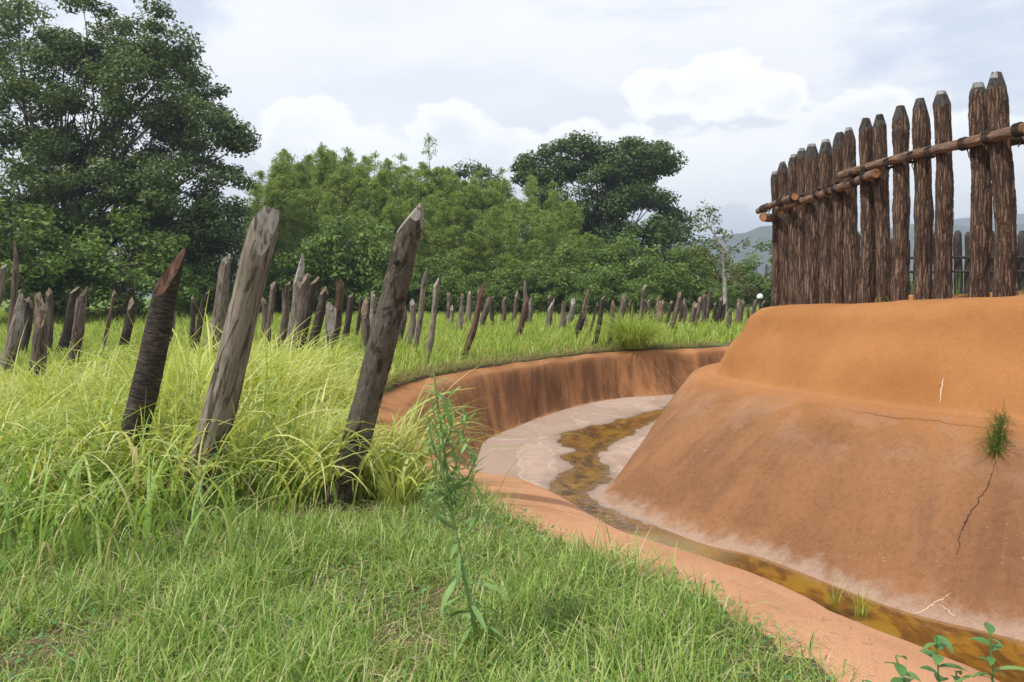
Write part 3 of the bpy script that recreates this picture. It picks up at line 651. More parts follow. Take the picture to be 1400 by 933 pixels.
# px: base (where it meets grass), top, width, wood, tip kind, base visible?
ST = [(-24, 480, 3, 360, 10, 'g', 'chisel'), (13, 455, 22, 329, 7, 'b', 'split'), (4, 512, 42, 386, 16, 'g', 'split'), (32, 465, 42, 405, 9, 'd', 'point'), (49, 527, 54, 380, 15, 'b', 'split'),
      (66, 462, 68, 393, 8, 'b', 'point'), (85, 472, 105, 392, 11, 'd', 'chisel'), (97, 500, 117, 392, 13, 'b', 'chisel'), (143, 462, 157, 391, 4, 'b', 'split'), (171, 458, 184, 397, 10, 'd', 'split'),
      (231, 460, 239, 397, 6, 'g', 'split'), (262, 456, 265, 403, 6, 'd', 'point'), (268, 465, 283, 397, 9, 'd', 'chisel'), (286, 482, 307, 346, 14, 'g', 'chisel'), (306, 452, 311, 385, 10, 'g', 'point'),
      (366, 458, 375, 377, 7, 'b', 'split'), (359, 452, 362, 397, 7, 'b', 'split'), (383, 462, 395, 385, 9, 'b', 'chisel'), (395, 475, 413, 346, 12, 'g', 'split'), (404, 468, 419, 374, 11, 'b', 'chisel'),
      (401, 498, 432, 378, 12, 'd', 'chisel'), (423, 483, 446, 390, 11, 'd', 'point'), (454, 472, 467, 380, 10, 'r', 'point'), (443, 488, 458, 398, 13, 'g', 'split'), (473, 455, 480, 400, 8, 'd', 'chisel'), (488, 452, 494, 405, 5, 'd', 'point'),
      (495, 482, 500, 399, 11, 'b', 'split'), (506, 452, 512, 398, 8, 'g', 'point'), (543, 462, 557, 398, 10, 'b', 'split'), (557, 463, 569, 398, 9, 'g', 'split'), (566, 476, 584, 364, 7, 'g', 'split'), (585, 483, 597, 377, 7, 'g', 'split'),
      (611, 433, 614, 400, 5, 'b', 'point'), (615, 443, 622, 409, 7, 'g', 'split'), (627, 442, 633, 401, 5, 'b', 'point'), (628, 447, 635, 406, 7, 'g', 'split'), (639, 436, 643, 397, 7, 'g', 'point'), (651, 431, 656, 393, 6, 'd', 'point'),
      (632, 489, 668, 382, 8, 'r', 'split'), (653, 457, 671, 398, 8, 'b', 'split'), (672, 433, 673, 405, 5, 'd', 'chisel'), (688, 433, 690, 405, 6, 'b', 'chisel'), (701, 434, 708, 394, 5, 'b', 'split'), (714, 436, 722, 385, 7, 'b', 'split'),
      (705, 468, 721, 405, 7, 'r', 'split'), (723, 438, 726, 405, 6, 'g', 'split'), (745, 457, 756, 406, 8, 'g', 'split'), (749, 433, 754, 403, 6, 'd', 'point'), (767, 447, 771, 403, 8, 'b', 'split'), (773, 452, 784, 408, 8, 'g', 'chisel'),
      (785, 467, 804, 394, 8, 'd', 'split'), (795, 457, 803, 412, 8, 'd', 'split'), (807, 450, 819, 412, 3, 'd', 'split'), (811, 475, 826, 404, 6, 'd', 'chisel'), (831, 473, 840, 410, 6, 'b', 'point'), (848, 432, 855, 394, 8, 'b', 'split'),
      (861, 432, 861, 407, 5, 'b', 'split'), (873, 436, 884, 389, 5, 'b', 'chisel'), (880, 432, 884, 410, 4, 'd', 'point'), (883, 432, 887, 409, 5, 'g', 'chisel'), (889, 437, 891, 411, 6, 'd', 'split'), (897, 442, 904, 403, 8, 'b', 'split'),
      (896, 434, 900, 400, 5, 'd', 'split'), (903, 434, 907, 411, 4, 'b', 'chisel'), (916, 449, 931, 400, 6, 'b', 'chisel'), (910, 444, 919, 411, 5, 'd', 'point'), (930, 430, 934, 408, 4, 'd', 'split'), (934, 437, 939, 408, 7, 'b', 'split'),
      (945, 432, 952, 406, 5, 'b', 'split'), (949, 454, 957, 406, 5, 'b', 'chisel'), (947, 442, 951, 414, 5, 'd', 'chisel'), (964, 432, 970, 392, 6, 'b', 'split'), (961, 430, 963, 400, 4, 'b', 'point'), (971, 452, 978, 413, 5, 'd', 'chisel'),
      (981, 436, 987, 405, 5, 'd', 'point'), (986, 436, 992, 413, 5, 'd', 'chisel'), (995, 447, 999, 413, 6, 'b', 'split'), (1007, 437, 1013, 402, 6, 'b', 'split'), (1010, 442, 1016, 408, 6, 'b', 'point'), (1022, 432, 1025, 411, 4, 'b', 'split'),
      (1028, 432, 1035, 406, 5, 'b', 'split'), (1040, 430, 1046, 410, 4, 'd', 'chisel')]
WT = {'g': ('w_grey', 't_grey'), 'b': ('w_brown', 't_brown'), 'd': ('w_dark', 't_brown'), 'r': ('w_red', 't_red')}
SPECIAL = {1: 'thin tall pole standing before the shaded undergrowth', 2: 'gnarled grey stake with a knobbly bent top', 4: 'upright brown stake with a small twig near its foot', 13: 'tall pale grey stake behind the thick split stake', 18: 'tall grey notched stake rising from a dark cluster',
           20: 'leaning charred dark stake in the cluster behind the thick split stake', 22: 'reddish brown pointed stake between dark cluster stakes', 30: 'slim tall grey stake beside a shorter slim one past the smooth-barked stake', 31: 'shorter of two slim grey stakes past the smooth-barked stake',
           38: 'long reddish stake leaning steeply over the ditch bank grass', 44: 'reddish leaning stake with frayed black foot', 50: 'dark split stake ending in a tall thin spike', 52: 'very thin black stick among the stakes', 53: 'slim dark stake rooted close to the ditch lip', 54: 'slim straight brown stake beside the round grass tussock',
           57: 'tall leaning bare stake rising above the far stakes behind the tussock', 71: 'tall brown stake above its neighbours near the pale sapling'}
NAMES = {'g': 'grey', 'b': 'brown', 'd': 'dark', 'r': 'reddish'}
stake_pos = []
for i, (bx, by, tx, ty, w, wd, tip) in enumerate(ST):
    Y = min(36.0, (EYE - ((.38 if by < 452 else .04) if bx > 600 else .42 if by < 470 else .25 if by < 500 else 0.05)) * FPX / (by - HZ))
    b = at(bx, by, Y); gz = float(ground_z(b.x, b.y)); t = at(tx, ty, Y)
    k = (gz - b.z) / (t.z - b.z); b = b + (t - b) * k; b.z = gz
    dm = max(.08, min(.28, 1.18 * w / FPX * Y))
    far = Y > 24
    lab = SPECIAL.get(i)
    if not lab:
        lab = ('short %s stake in the far rows of the field' if far else 'weathered %s stake standing in the tall grass of the nearer rows') % NAMES[wd]
        grp = ('far %s stakes' if far else 'nearer %s stakes') % NAMES[wd]
    else: grp = 'stakes of the field'
    o = stake(b, t, dm, WT[wd], tip, 200 + i, lab, grp, parts=not far)
    stake_pos.append((b.x, b.y))
    if i == 4:                                                   # the twig on the upright stake
        P = np.array([(0.07, -.02, .42), (.14, -.03, .50), (.22, -.03, .62)]); v, f = tube(catmull(P, 6), np.linspace(.018, .008, 6), 6)
        link('twig', mesh('twig', v, f), M['w_dark'], o)

# ------------------------------------------------------------------ log palisade
PP = [(1061.5, 234, 16.8, .25), (1073, 220, 15.6, .25), (1086, 210, 14.9, .25), (1096, 202, 14.5, .24), (1108.5, 196, 14.0, .29), (1131, 190, 13.65, .27), (1146, 181, 13.2, .28), (1163, 173, 12.8, .25), (1184, 161, 12.2, .275),
      (1208, 155, 12.0, .255), (1230, 144, 11.6, .275), (1262, 133, 11.2, .27), (1288, 124, 10.9, .265), (1338, 112, 10.5, .285), (1373, 96, 10.0, .28), (1428, 92, 9.5, .27), (1475, 70, 9.1, .28)]
pal = empty('log_palisade', (5.6, 13.0, 1.4)); tag(pal, 'tall palisade of sharpened barked logs lashed to pole rails on the rampart', 'palisade')
post_xy = []
def fence_x(Y): return float(np.interp(Y, [8.8, 10, 11.5, 13, 15, 17, 18], [6.36, 6.1, 5.74, 5.50, 5.36, 5.32, 5.32]))
def on_fence(px, off=0.):
    ys = np.linspace(8.4, 18, 1500); f = (px - 700) / FPX * ys - np.array([fence_x(v) for v in ys]) - off
    return float(ys[np.argmin(np.abs(f))])
for i, (px, ty, Y, dm) in enumerate(PP):
    Y = on_fence(px, .09 if i in (1, 3, 7, 9) else 0.); dm *= .83 if i not in (4, 5, 6) else .88
    x = (px - 700) / FPX * Y; zb = float(plateau(x, Y)) - .03; zt = EYE + (HZ - ty) / FPX * Y; L = zt - zb
    rs0 = np.random.default_rng(1300 + i)
    bm, c = log_bm(L, dm / 2 * rs0.uniform(.98, 1.06), dm / 2 * rs0.uniform(.90, .98), 44, 80, .06, rs0.uniform(.005, .03), 700 + i, under=.2, furrow=.085, swell=rs0.uniform(.025, .06))
    rs = np.random.default_rng(900 + i); r = dm / 2; a0 = rs.uniform(0, 1)
    n = 6
    for k in range(n):
        a = a0 + 6.283 * k / n; ph = R(rs.uniform(13, 18)); s = .40
        cut(bm, (c[0] + s * r * math.cos(a), c[1] + s * r * math.sin(a), L), (math.cos(a) * math.cos(ph), math.sin(a) * math.cos(ph), math.sin(ph)), 1)
    cut(bm, (c[0], c[1], L - .015), (rs.uniform(-.1, .1), rs.uniform(-.1, .1), 1), 2)
    # pale band: upper third of each facet
    g_ = [f for f in bm.faces if f.material_index == 1]
    bmesh.ops.bisect_plane(bm, geom=bm.verts[:] + bm.edges[:] + bm.faces[:], plane_co=(0, 0, L - dm * rs.uniform(.28, .42)), plane_no=(rs.uniform(-.15, .15), rs.uniform(-.15, .15), 1), dist=1e-5)
    zcut = L - dm * rs.choice([.12, .25, .4])
    for f in bm.faces:
        if f.material_index == 1 and f.calc_center_median().z > zcut: f.material_index = 2
    e = split_parts(bm, ('post',), (M['bark'],), pal)[0]
    tips = []
    for mi, (nm, mt) in ((1, ('hewn_tip', M['t_post'])), (2, ('pale_top', M['t_cap']))):
        b2 = bm.copy(); bmesh.ops.delete(b2, geom=[f for f in b2.faces if f.material_index != mi], context='FACES')
        if len(b2.faces):
            me = bpy.data.meshes.new(nm); b2.to_mesh(me); link(nm, me, mt, e)
        b2.free()
    bm.free()
    e.location = Vector((x, Y, zb)) - pal.location
    e.rotation_euler = (R(rs.uniform(-.8, .8)), R(rs.uniform(-.9, .9)), rs.uniform(0, 6))
    e.rotation_euler[2] = 0
    post_xy.append((x, Y, zb, zt, dm))
def rail(p, q, r, seed, nm='rail'):
    """a pole between two points with bare orange ends"""
    p = Vector(p); q = Vector(q); L = (q - p).length
    bm, c = log_bm(L, r, r * .9, 16, 40, .06, .03, seed, under=0., swell=.03)
    bm.faces.ensure_lookup_table()
    for f in bm.faces:
        if len(f.verts) > 4: f.material_index = 1
    b2 = bm.copy(); bmesh.ops.delete(b2, geom=[f for f in b2.faces if f.material_index != 0], context='FACES')
    me = bpy.data.meshes.new(nm); b2.to_mesh(me); b2.free(); o = link(nm, me, M['rail'], pal)
    for zc in (0, L):
        b2 = bm.copy(); bmesh.ops.delete(b2, geom=[f for f in b2.faces if f.material_index != 1 or abs(f.calc_center_median().z - zc) > .1], context='FACES')
        me = bpy.data.meshes.new('cut_end'); b2.to_mesh(me); b2.free(); link('cut_end', me, M['end'], o)
    bm.free()
    orient(o, p - pal.location, q); o.location = p - pal.location
    d = (q - p).normalized(); o.rotation_quaternion = Vector((0, 0, 1)).rotation_difference(d)
    return p, q, r
RL = []
fr = lambda px, py, off=-.215: at(px, py, on_fence(px, off))
RL.append(rail(fr(1198, 237), fr(1066, 284), .07, 31))
RL.append(rail(fr(1403, 175), fr(1151, 240, -.20), .068, 32))
RL.append(rail(fr(1087, 269, -.30), fr(1036, 289, -.26), .066, 33))
RL.append(rail(fr(1480, 168, .22), fr(1350, 201, .22), .062, 34))
RL.append(rail(fr(1043, 297, -.36), at(1075, 299, on_fence(1043, -.36) + .6), .085, 35))
def lashing(c, d, r, seed):
    rs = np.random.default_rng(seed); d = Vector(d).normalized(); a = d.cross(Vector((0, 0, 1))).normalized(); b = a.cross(d)
    t = np.linspace(0, 1, 64); th = t * 2 * math.pi * 4; P = []
    for k in range(64):
        q = Vector(c) + d * ((t[k] - .5) * .11 + .015 * math.sin(th[k] + 1)) + (a * math.cos(th[k]) + b * math.sin(th[k])) * (r * 1.08 + .006)
        P.append(q)
    tail = Vector(c) + (a * rs.uniform(-1, 1) - b).normalized() * (r + .02)
    P += [tail + Vector((rs.uniform(-.05, .02), -.02, -.05)), tail + Vector((rs.uniform(-.06, .06), -.03, -.12))]
    P = np.array([tuple(p) for p in P]) - np.array(tuple(pal.location))
    v, f = tube(P, np.full(len(P), .0085), 5); link('rope_lashing', mesh('rope_lashing', v, f), M['rope'], pal)
for j, (p, q, r) in enumerate(RL[:4]):
    for i, (x, y, zb, zt, dm) in enumerate(post_xy):
        lo, hi = min(p.y, q.y), max(p.y, q.y)
        if lo - .05 < y < hi + .05:
            k = (y - p.y) / (q.y - p.y); c = p + (q - p) * max(.03, min(.97, k)); lashing(c, q - p, r, 60 + 20 * j + i)
# the farther palisade, across the raised level
pal2 = empty('log_palisade', (19, 31.5, 1.5)); tag(pal2, 'farther dark palisade of blunt posts seen through the front logs', 'palisade')
rs = np.random.default_rng(77)
pm = []
for k in range(4):
    L = 2.55; bm, c = log_bm(L, .155, .15, 16, 14, .06, .03, 820 + k, under=.2, furrow=.04)
    for q in range(5):
        a = 1.256 * q + k; cut(bm, (.45 * .15 * math.cos(a), .45 * .15 * math.sin(a), L), (math.cos(a) * .93, math.sin(a) * .93, .37))
    me = bpy.data.meshes.new('post'); bm.to_mesh(me); bm.free(); me.materials.append(M['w_dark']); me.materials.append(M['t_post']); pm.append(me)
x = 12.9; i = 0
while x < 27:
    o = bpy.data.objects.new('post', pm[i % 4]); COL.objects.link(o); o.parent = pal2; y = 31.5 - .10 * (x - 19)
    o.location = Vector((x, y, float(plateau(x, y)) + .0)) - pal2.location; o.scale = (1, 1, rs.uniform(.92, 1.06)); o.rotation_euler = (rs.uniform(-.015, .015), rs.uniform(-.015, .015), rs.uniform(0, 6))
    x += rs.uniform(.33, .44); i += 1
for zz in (1.0, 1.55):
    P = np.array([(x_ - 19, -.10 * (x_ - 19) - .2, zz + .02 * math.sin(x_ * 3)) for x_ in np.linspace(12.8, 27.2, 30)]); v, f = tube(P, np.full(30, .05), 8)
    link('rail', mesh('rail', v, f), M['w_dark'], pal2)

# ------------------------------------------------------------------ cracks and marks on the rampart, its tuft
def ribbon(name, pts, w, mat, parent, bvh=mound_bvh, lift=.004, jit=1.2, n=40, seed=1):
    rs = np.random.default_rng(seed); P = catmull([(a, b, 0) for a, b in pts], n)[:, :2]
    P += rs.normal(0, jit, P.shape) * np.linspace(1, 1, n)[:, None]
    C, N_ = [], []
    for a, b in P:
        p, nn = hit(a, b, bvh)
        if p is None: continue
        C.append(p + nn * lift); N_.append(nn)
    V = []; m_ = len(C)
    for k in range(m_):
        t = (C[min(k + 1, m_ - 1)] - C[max(k - 1, 0)]).normalized(); s = N_[k].cross(t).normalized(); ww = w * (rs.uniform(.5, 1.3)) * (.25 + .75 * math.sin(math.pi * (k + .5) / m_))
        V += [C[k] - s * ww, C[k] + s * ww]
    link(name, mesh(name, [tuple(v) for v in V], [(2 * k, 2 * k + 1, 2 * k + 3, 2 * k + 2) for k in range(m_ - 1)]), mat, parent)
ribbon('crack', [(1360, 622), (1357, 645), (1350, 665), (1338, 685), (1328, 700), (1320, 715), (1313, 728), (1311, 745), (1309, 760)], .0065, M['crack'], mound, seed=2)
ribbon('crack', [(1158, 562), (1190, 566), (1225, 572), (1262, 574), (1300, 580), (1345, 586)], .004, M['crack'], mound, seed=3, jit=.8)
ribbon('scrape_mark', [(1291, 515), (1288, 530), (1285, 552)], .008, M['lime'], mound, seed=4, jit=.5, n=14)
ribbon('lime_line', [(1228, 846), (1262, 836), (1283, 822), (1300, 812)], .006, M['lime'], mound, seed=5, jit=1.)
ribbon('lime_line', [(1283, 824), (1300, 838), (1310, 846)], .004, M['lime'], mound, seed=6, jit=1., n=14)
def tuft(center, n, ln, spread, wd, mat, name, label, cat='grass clump', lean=(.1, 1.0), bend=(.3, 1.4), dirn=None, segs=5, group=None, power=1.):
    c = np.array(tuple(center)); a = rng.uniform(0, 6.283, n); rr = spread * np.sqrt(rng.random(n))
    root = np.stack([rr * np.cos(a), rr * np.sin(a), np.zeros(n)], 1)
    head = a + rng.normal(0, .5, n)
    if dirn is not None: head = np.where(rng.random(n) < .75, dirn + rng.normal(0, .7, n), head)
    v, f, at_ = blades(root, rng.uniform(ln[0], ln[1], n), rng.uniform(wd * .6, wd * 1.2, n), head, rng.uniform(*lean, n), rng.uniform(*bend, n), segs, power)
    o = link(name, mesh(name, v, f, attrs=at_), mat); o.location = center; return tag(o, label, cat, group)
p, nn = hit(1364, 600, mound_bvh)
for k, (px, py) in enumerate([(1364, 612)]):
    p, nn = hit(px, py, mound_bvh); c = p - nn * .01
    n = 420; s_ = rng.uniform(-1, 1, n); up = Vector((nn.x * -.3, nn.y * -.3, 1)).normalized()
    roots = []
    for q in range(n):
        pp, n2 = hit(1360 + rng.normal(0, 5) + 11 * (q / n), 622 - 52 * (q / n) + rng.normal(0, 3), mound_bvh); roots.append(tuple(pp - c))
    roots = np.array(roots); head = math.atan2(nn.y, nn.x) + rng.normal(0, .9, n)
    v, f, at_ = blades(roots, rng.uniform(.08, .27, n), rng.uniform(.004, .008, n), head, rng.uniform(.1, 1.6, n), rng.uniform(.2, 1.4, n), 4)
    o = link('grass_tuft', mesh('grass_tuft', v, f, attrs=at_), M['tuft']); o.location = c; tag(o, 'green grass tuft growing from a crack below the rampart ledge', 'grass clump')

# ------------------------------------------------------------------ grass
def pts_in(n, x0, x1, y0, y1):
    return rng.uniform(x0, x1, n), rng.uniform(y0, y1, n)
def off_ditch(x, y, margin=0.):
    k = ~inside(EP, x, y)
    if margin: k &= dist(Ed[::2], x, y, False) > margin
    return k
def grass(name, x, y, ln, wd, lean, bend, segs, mat, label, power=1., hb=None, hs=9., rb=None, z=None):
    n = len(x); zz = ground_z(x, y) - .01 if z is None else z
    head = rng.uniform(0, 6.283, n) if hb is None else hb + rng.normal(0, hs, n)
    v, f, a = blades(np.stack([x, y, zz], 1), ln, wd, head, lean, bend, segs, power, rb)
    o = link(name, mesh(name, v, f, attrs=a), mat); return tag(o, label, 'grass', kind='stuff')
ax = np.array([(b[0], b[1]) for b in [(-4.6, 9.5), (-2.9, 6.6)]])
def tallH(x, y):
    """height of the tall grass over the field"""
    h = np.where(y > 15, .50, .60) * np.where((x > -2) & (y > 13), .88, 1.)
    core = np.exp(-(((x + 2.9 + .10 * (y - 6.5)) / 2.3) ** 2 + ((y - 9.2) / 3.6) ** 2))
    h = h + .34 * core
    h = h * np.where(y > 9, 1 - .45 * np.clip((-x - 4.2) / 1.5, 0, 1) * np.clip((y - 9) / 1.5, 0, 1), 1)
    d = dist(Ed[::3], x, y, False)
    h *= np.clip(.30 + d / 1.5, .3, 1)
    low = np.exp(-(((x + 7.6) / 1.6) ** 2 + ((y - 12.6) / 1.8) ** 2)); h *= 1 - .72 * low
    h *= 1 + .22 * vnoise(x * .9, y * .9, 71, 3)
    h *= np.clip(.45 + (y - 4.8) / 2.4, .45, 1)
    return np.clip(h, .12, 1.6)
# tall arching grass among the stakes, near: tussocks with looser blades between
def near_ok(x, y):
    front = 6.0 + .55 * vnoise(x * 1.1, x * 0, 73, 3) - .95 * np.clip((-x - 1.7) / 1.3, 0, 1)
    clear = (np.hypot(x + 1.30, y - 5.75) < .42) | (np.hypot((x + 2.42) * 1.3, y - 5.65) < .34) | (np.hypot((x + 3.15) * 1.3, y - 6.1) < .30)
    return off_ditch(x, y, .12) & (y > front) & ~clear & (np.abs(x) < .70 * y + .4)
x, y = pts_in(15000, -10, -.6, 5.9, 14.5); k = near_ok(x, y) & (rng.random(15000) < np.interp(y, [6, 14], [.8, .5])); x, y = x[k], y[k]; n = len(x); H = tallH(x, y)
grass('tall_grass', x, y, H * rng.uniform(.6, 1.4, n), rng.uniform(.007, .018, n), rng.uniform(.0, .38, n), rng.uniform(.4, 2.3, n), 7, M['tall'], 'tall yellow-green arching grass round the big stakes', 1.5, rb=rng.beta(1.6, 1.9, n))
cx, cy = pts_in(1150, -10, -.7, 4.7, 14.5); k = near_ok(cx, cy); cx, cy = cx[k], cy[k]; m_ = len(cx); nb = 34
rr = np.abs(rng.normal(0, .09, (m_, nb))) ; th = rng.uniform(0, 6.283, (m_, nb)); sway = rng.normal(0, .4, m_)[:, None]
x = (cx[:, None] + rr * np.cos(th)).ravel(); y = (cy[:, None] + rr * np.sin(th)).ravel(); hd = (th + rng.normal(0, .45, (m_, nb))).ravel(); n = len(x)
size = np.repeat(rng.uniform(.65, 1.3, m_), nb); H = tallH(x, y) * size; tone = np.repeat(rng.beta(2, 2, m_), nb)
k = off_ditch(x, y, .05); x, y, hd, H, tone = x[k], y[k], hd[k], H[k], tone[k]; n = len(x)
grass('tall_grass', x, y, H * rng.uniform(.6, 1.5, n), rng.uniform(.013, .034, n), rng.uniform(.02, .55, n), rng.uniform(.6, 2.6, n), 8, M['tall'], 'tussocks of broad pale green grass leaves between the big stakes', 1.4, hb=hd, hs=.05, rb=np.clip(.08 + .5 * tone + .5 * rng.beta(1.5, 1.5, n), 0, 1))
ax_ = np.concatenate([rng.normal(-2.05, .55, 90), rng.normal(-3.3, .5, 100), rng.normal(-1.2, .25, 14)]); ay_ = np.concatenate([rng.uniform(5.6, 6.2, 90), rng.uniform(5.8, 6.5, 100), rng.uniform(6.0, 6.3, 14)]); n = len(ax_)
grass('tall_grass', ax_, ay_, rng.uniform(.8, 1.35, n), rng.uniform(.016, .030, n), rng.uniform(.1, .5, n), rng.uniform(1.2, 2.3, n), 10, M['tall'], 'long broad grass leaves arching in front of the big stakes', 1.3, hb=-.75, hs=.9)
# field grass farther out
x, y = pts_in(110000, -26, 12.8, 14, 38); k = off_ditch(x, y, .22) & (np.abs(x) < .70 * y + .5); k &= rng.random(len(x)) < np.interp(y, [14, 20, 38], [1, .8, .42])
x, y = x[k], y[k]; n = len(x); H = tallH(x, y)
grass('field_grass', x, y, H * rng.uniform(.6, 1.45, n), rng.uniform(.012, .026, n) * np.interp(y, [14, 38], [1, 1.8]), rng.uniform(0, .4, n), rng.uniform(.3, 2.0, n), 4, M['field'], 'bright green grass filling the stake field', 1.4)
x, y = pts_in(60000, -34, 16, 37, 56); k = off_ditch(x, y, .3) & (np.abs(x) < .70 * y + 1); x, y = x[k], y[k]; n = len(x)
grass('far_grass', x, y, rng.uniform(.3, .65, n), rng.uniform(.03, .05, n), rng.uniform(0, .4, n), rng.uniform(.3, 1.6, n), 3, M['field'], 'far low green grass before the trees', 1.2)
# thin dry fringe on the ditch lip
s = rng.integers(40, 150, 9000); P = Ed[s] + (Ed[np.minimum(s + 1, 239)] - Ed[s]) * rng.random((9000, 1))
tn = Ed[np.minimum(s + 1, 239)] - Ed[s]; tn /= np.linalg.norm(tn, axis=1)[:, None] + 1e-9
P = P - np.stack([-tn[:, 1], tn[:, 0]], 1) * -1 * 0
side = np.stack([tn[:, 1], -tn[:, 0]], 1); P2 = P + side * (np.abs(rng.normal(0, .28, 9000)) - .02)[:, None]
k = off_ditch(P2[:, 0], P2[:, 1]); alt = P - side * (np.abs(rng.normal(0, .28, 9000)))[:, None]; P2 = np.where(k[:, None], P2, alt); k = off_ditch(P2[:, 0], P2[:, 1]) & (P2[:, 1] > 7.5); P2 = P2[k]; n = len(P2)
grass('dry_fringe', P2[:, 0], P2[:, 1], rng.uniform(.08, .30, n), rng.uniform(.008, .016, n), rng.uniform(.1, 1.2, n), rng.uniform(.2, 1.6, n), 3, M['fringe'], 'sparse dry grass fringe along the ditch lip')
# the foreground sward
x, y = pts_in(250000, -5.4, 1.5, 2.2, 7.4); k = off_ditch(x, y, .0) & (np.abs(x) < .70 * y + .3) & ((dist(Ed[150:], x, y, False) > .04 + .24 * rng.random(len(x)) ** .7) | (y > 6))
k &= rng.random(len(x)) < np.clip(np.interp(y, [2.2, 4, 7.4], [1, .72, .42]), 0, 1)
bare = np.exp(-(((x + 2.2) / .42) ** 2 + ((y - 5.15) / .22) ** 2)) * 1.1 + np.exp(-(((x + 1.35) / .35) ** 2 + ((y - 5.75) / .2) ** 2)); patch = vnoise(x * 1.9, y * 1.9, 81, 4)
k &= rng.random(len(x)) < np.clip(.80 + .45 * patch - .95 * bare, .05, 1); x, y, patch = x[k], y[k], patch[k]; n = len(x)
de = dist(Ed[150:], x, y, False)
H = (.125 + .05 * patch) * (1 + .25 * np.exp(-(de / .3) ** 2)) * np.interp(y, [2.2, 5.2, 6.6], [1.0, 1.0, 1.5]) * np.where((x > -1.15) & (y > 5.0), .62, 1)
grass('lawn_grass', x, y, H * rng.uniform(.5, 1.9, n), rng.uniform(.0032, .0085, n), rng.uniform(.0, 1.0, n), rng.uniform(.1, 1.9, n), 3, M['lawn'], 'short mixed green grass in the foreground')
# broader, longer leaves in the left foreground
x, y = pts_in(2600, -5, -1.4, 4.4, 7.2); k = (np.abs(x) < .7 * y + .2) & (rng.random(2600) < np.clip((-x - 1.2) / 2.4, 0, 1)) & off_ditch(x, y, .1); x, y = x[k], y[k]; n = len(x)
grass('tall_grass', x, y, rng.uniform(.35, .95, n), rng.uniform(.009, .022, n), rng.uniform(.0, .5, n), rng.uniform(.8, 2.4, n), 7, M['lawn'], 'broad drooping grass leaves before the dark ring-barked stake', 1.4)
# litter of dead blades
x, y = pts_in(9000, -4.5, 1.3, 2.3, 6.6); k = off_ditch(x, y, .05); x, y = x[k], y[k]; n = len(x)
m, g, out = material('dead_straw'); pbr(g, out, g.ramp(attr(g, 'rnd'), [(0, (.13, .075, .04)), (.6, (.30, .22, .13)), (1, (.48, .40, .28))]), .9); M['straw'] = m
grass('dead_straw', x, y, rng.uniform(.05, .22, n), rng.uniform(.003, .006, n), rng.uniform(1.15, 1.5, n), rng.uniform(-.2, .3, n), 2, M['straw'], 'dry straw litter between the grass blades', z=ground_z(x, y) + .012)
# straw and chips scattered on the near plaster lip
ii = rng.integers(150, 225, 260); ff = rng.random(260)[:, None]; Q = Ed[ii] + (np.stack([Ed[ii, 1] * 0 + .55, Ed[ii, 1] * 0 + .75], 1)) * ff * rng.random((260, 1)) * 1.1
zz = []
for a_, b_ in Q:
    p_, _, _, _ = bank_bvh.ray_cast(Vector((a_, b_, 2)), Vector((0, 0, -1))); zz.append(p_.z if p_ is not None else -9)
zz = np.array(zz); k = zz > -.6; Q, zz = Q[k], zz[k]; n = len(Q)
grass('dead_straw', Q[:, 0], Q[:, 1], rng.uniform(.02, .12, n), rng.uniform(.002, .005, n), rng.uniform(1.45, 1.75, n), rng.uniform(-.2, .2, n), 2, M['straw'], 'dry straw scattered on the bare plaster lip', z=zz + .006)
# low broad-leaved ground cover between the blades
n = 15000; x, y = pts_in(n, -5, 1.3, 2.3, 6.4); k = off_ditch(x, y, .06) & (rng.random(n) < np.clip(.35 + .8 * vnoise(x * 1.5, y * 1.5, 85, 3), .03, 1)); x, y = x[k], y[k]; n = len(x)
a = rng.uniform(0, 6.283, n); el_ = rng.uniform(-.2, .7, n); L = rng.uniform(.018, .045, n); dx = np.stack([np.cos(a) * np.cos(el_), np.sin(a) * np.cos(el_), np.sin(el_)], 1) * L[:, None]; sx_ = np.stack([-np.sin(a), np.cos(a), rng.uniform(-.3, .3, n)], 1) * (L * .28)[:, None]
P = np.stack([x, y, ground_z(x, y) + rng.uniform(.01, .075, n)], 1)
V = np.stack([P, P + dx * .45 + sx_, P + dx, P + dx * .45 - sx_], 1).reshape(-1, 3)
o = link('ground_cover', mesh('ground_cover', V, np.arange(n * 4).reshape(-1, 4), attrs={'rnd': np.repeat(rng.random(n), 4)}), M['broad']); tag(o, 'low broad-leaved ground cover between the foreground grass', 'ground cover', kind='stuff')
# grass on the raised level behind the logs
x, y = pts_in(16000, 5.5, 30, 9, 34); k = inside(TP, x, y) & (x < .75 * y); x, y = x[k], y[k]; n = len(x)
grass('field_grass', x, y, rng.uniform(.08, .22, n), rng.uniform(.008, .016, n), rng.uniform(0, .6, n), rng.uniform(.3, 1.6, n), 3, M['field'], 'short grass on the raised level behind the logs', z=plateau(x, y))

# clumps that stand out as things
tuft(Vector((3.55, 23.55, .02)), 900, (1.0, 1.55), .32, .018, M['field'], 'grass_tussock', 'round bushy grass tussock on the ditch lip beside a slim stake', lean=(.0, .75), bend=(.6, 1.9), power=1.3)
tuft(Vector((-.98, 6.75, 0)), 130, (.7, 1.25), .20, .013, M['tall'], 'grass_clump', 'grass clump arching over the ditch beside the smooth-barked stake', lean=(.1, .6), bend=(.9, 2.1), dirn=.25, segs=8, power=1.3)
tuft(onz(1140, 825, -1.31), 26, (.12, .30), .05, .006, M['field'], 'sedge', 'small sedge growing in the stream under the rampart', 'sedge', (0, .5), (.1, .9), group='sedges in the stream')
tuft(onz(1176, 843, -1.31), 34, (.14, .36), .06, .006, M['field'], 'sedge', 'small sedge growing in the stream under the rampart', 'sedge', (0, .5), (.1, .9), group='sedges in the stream')
xw = (1306 - 700) / FPX * 12.5
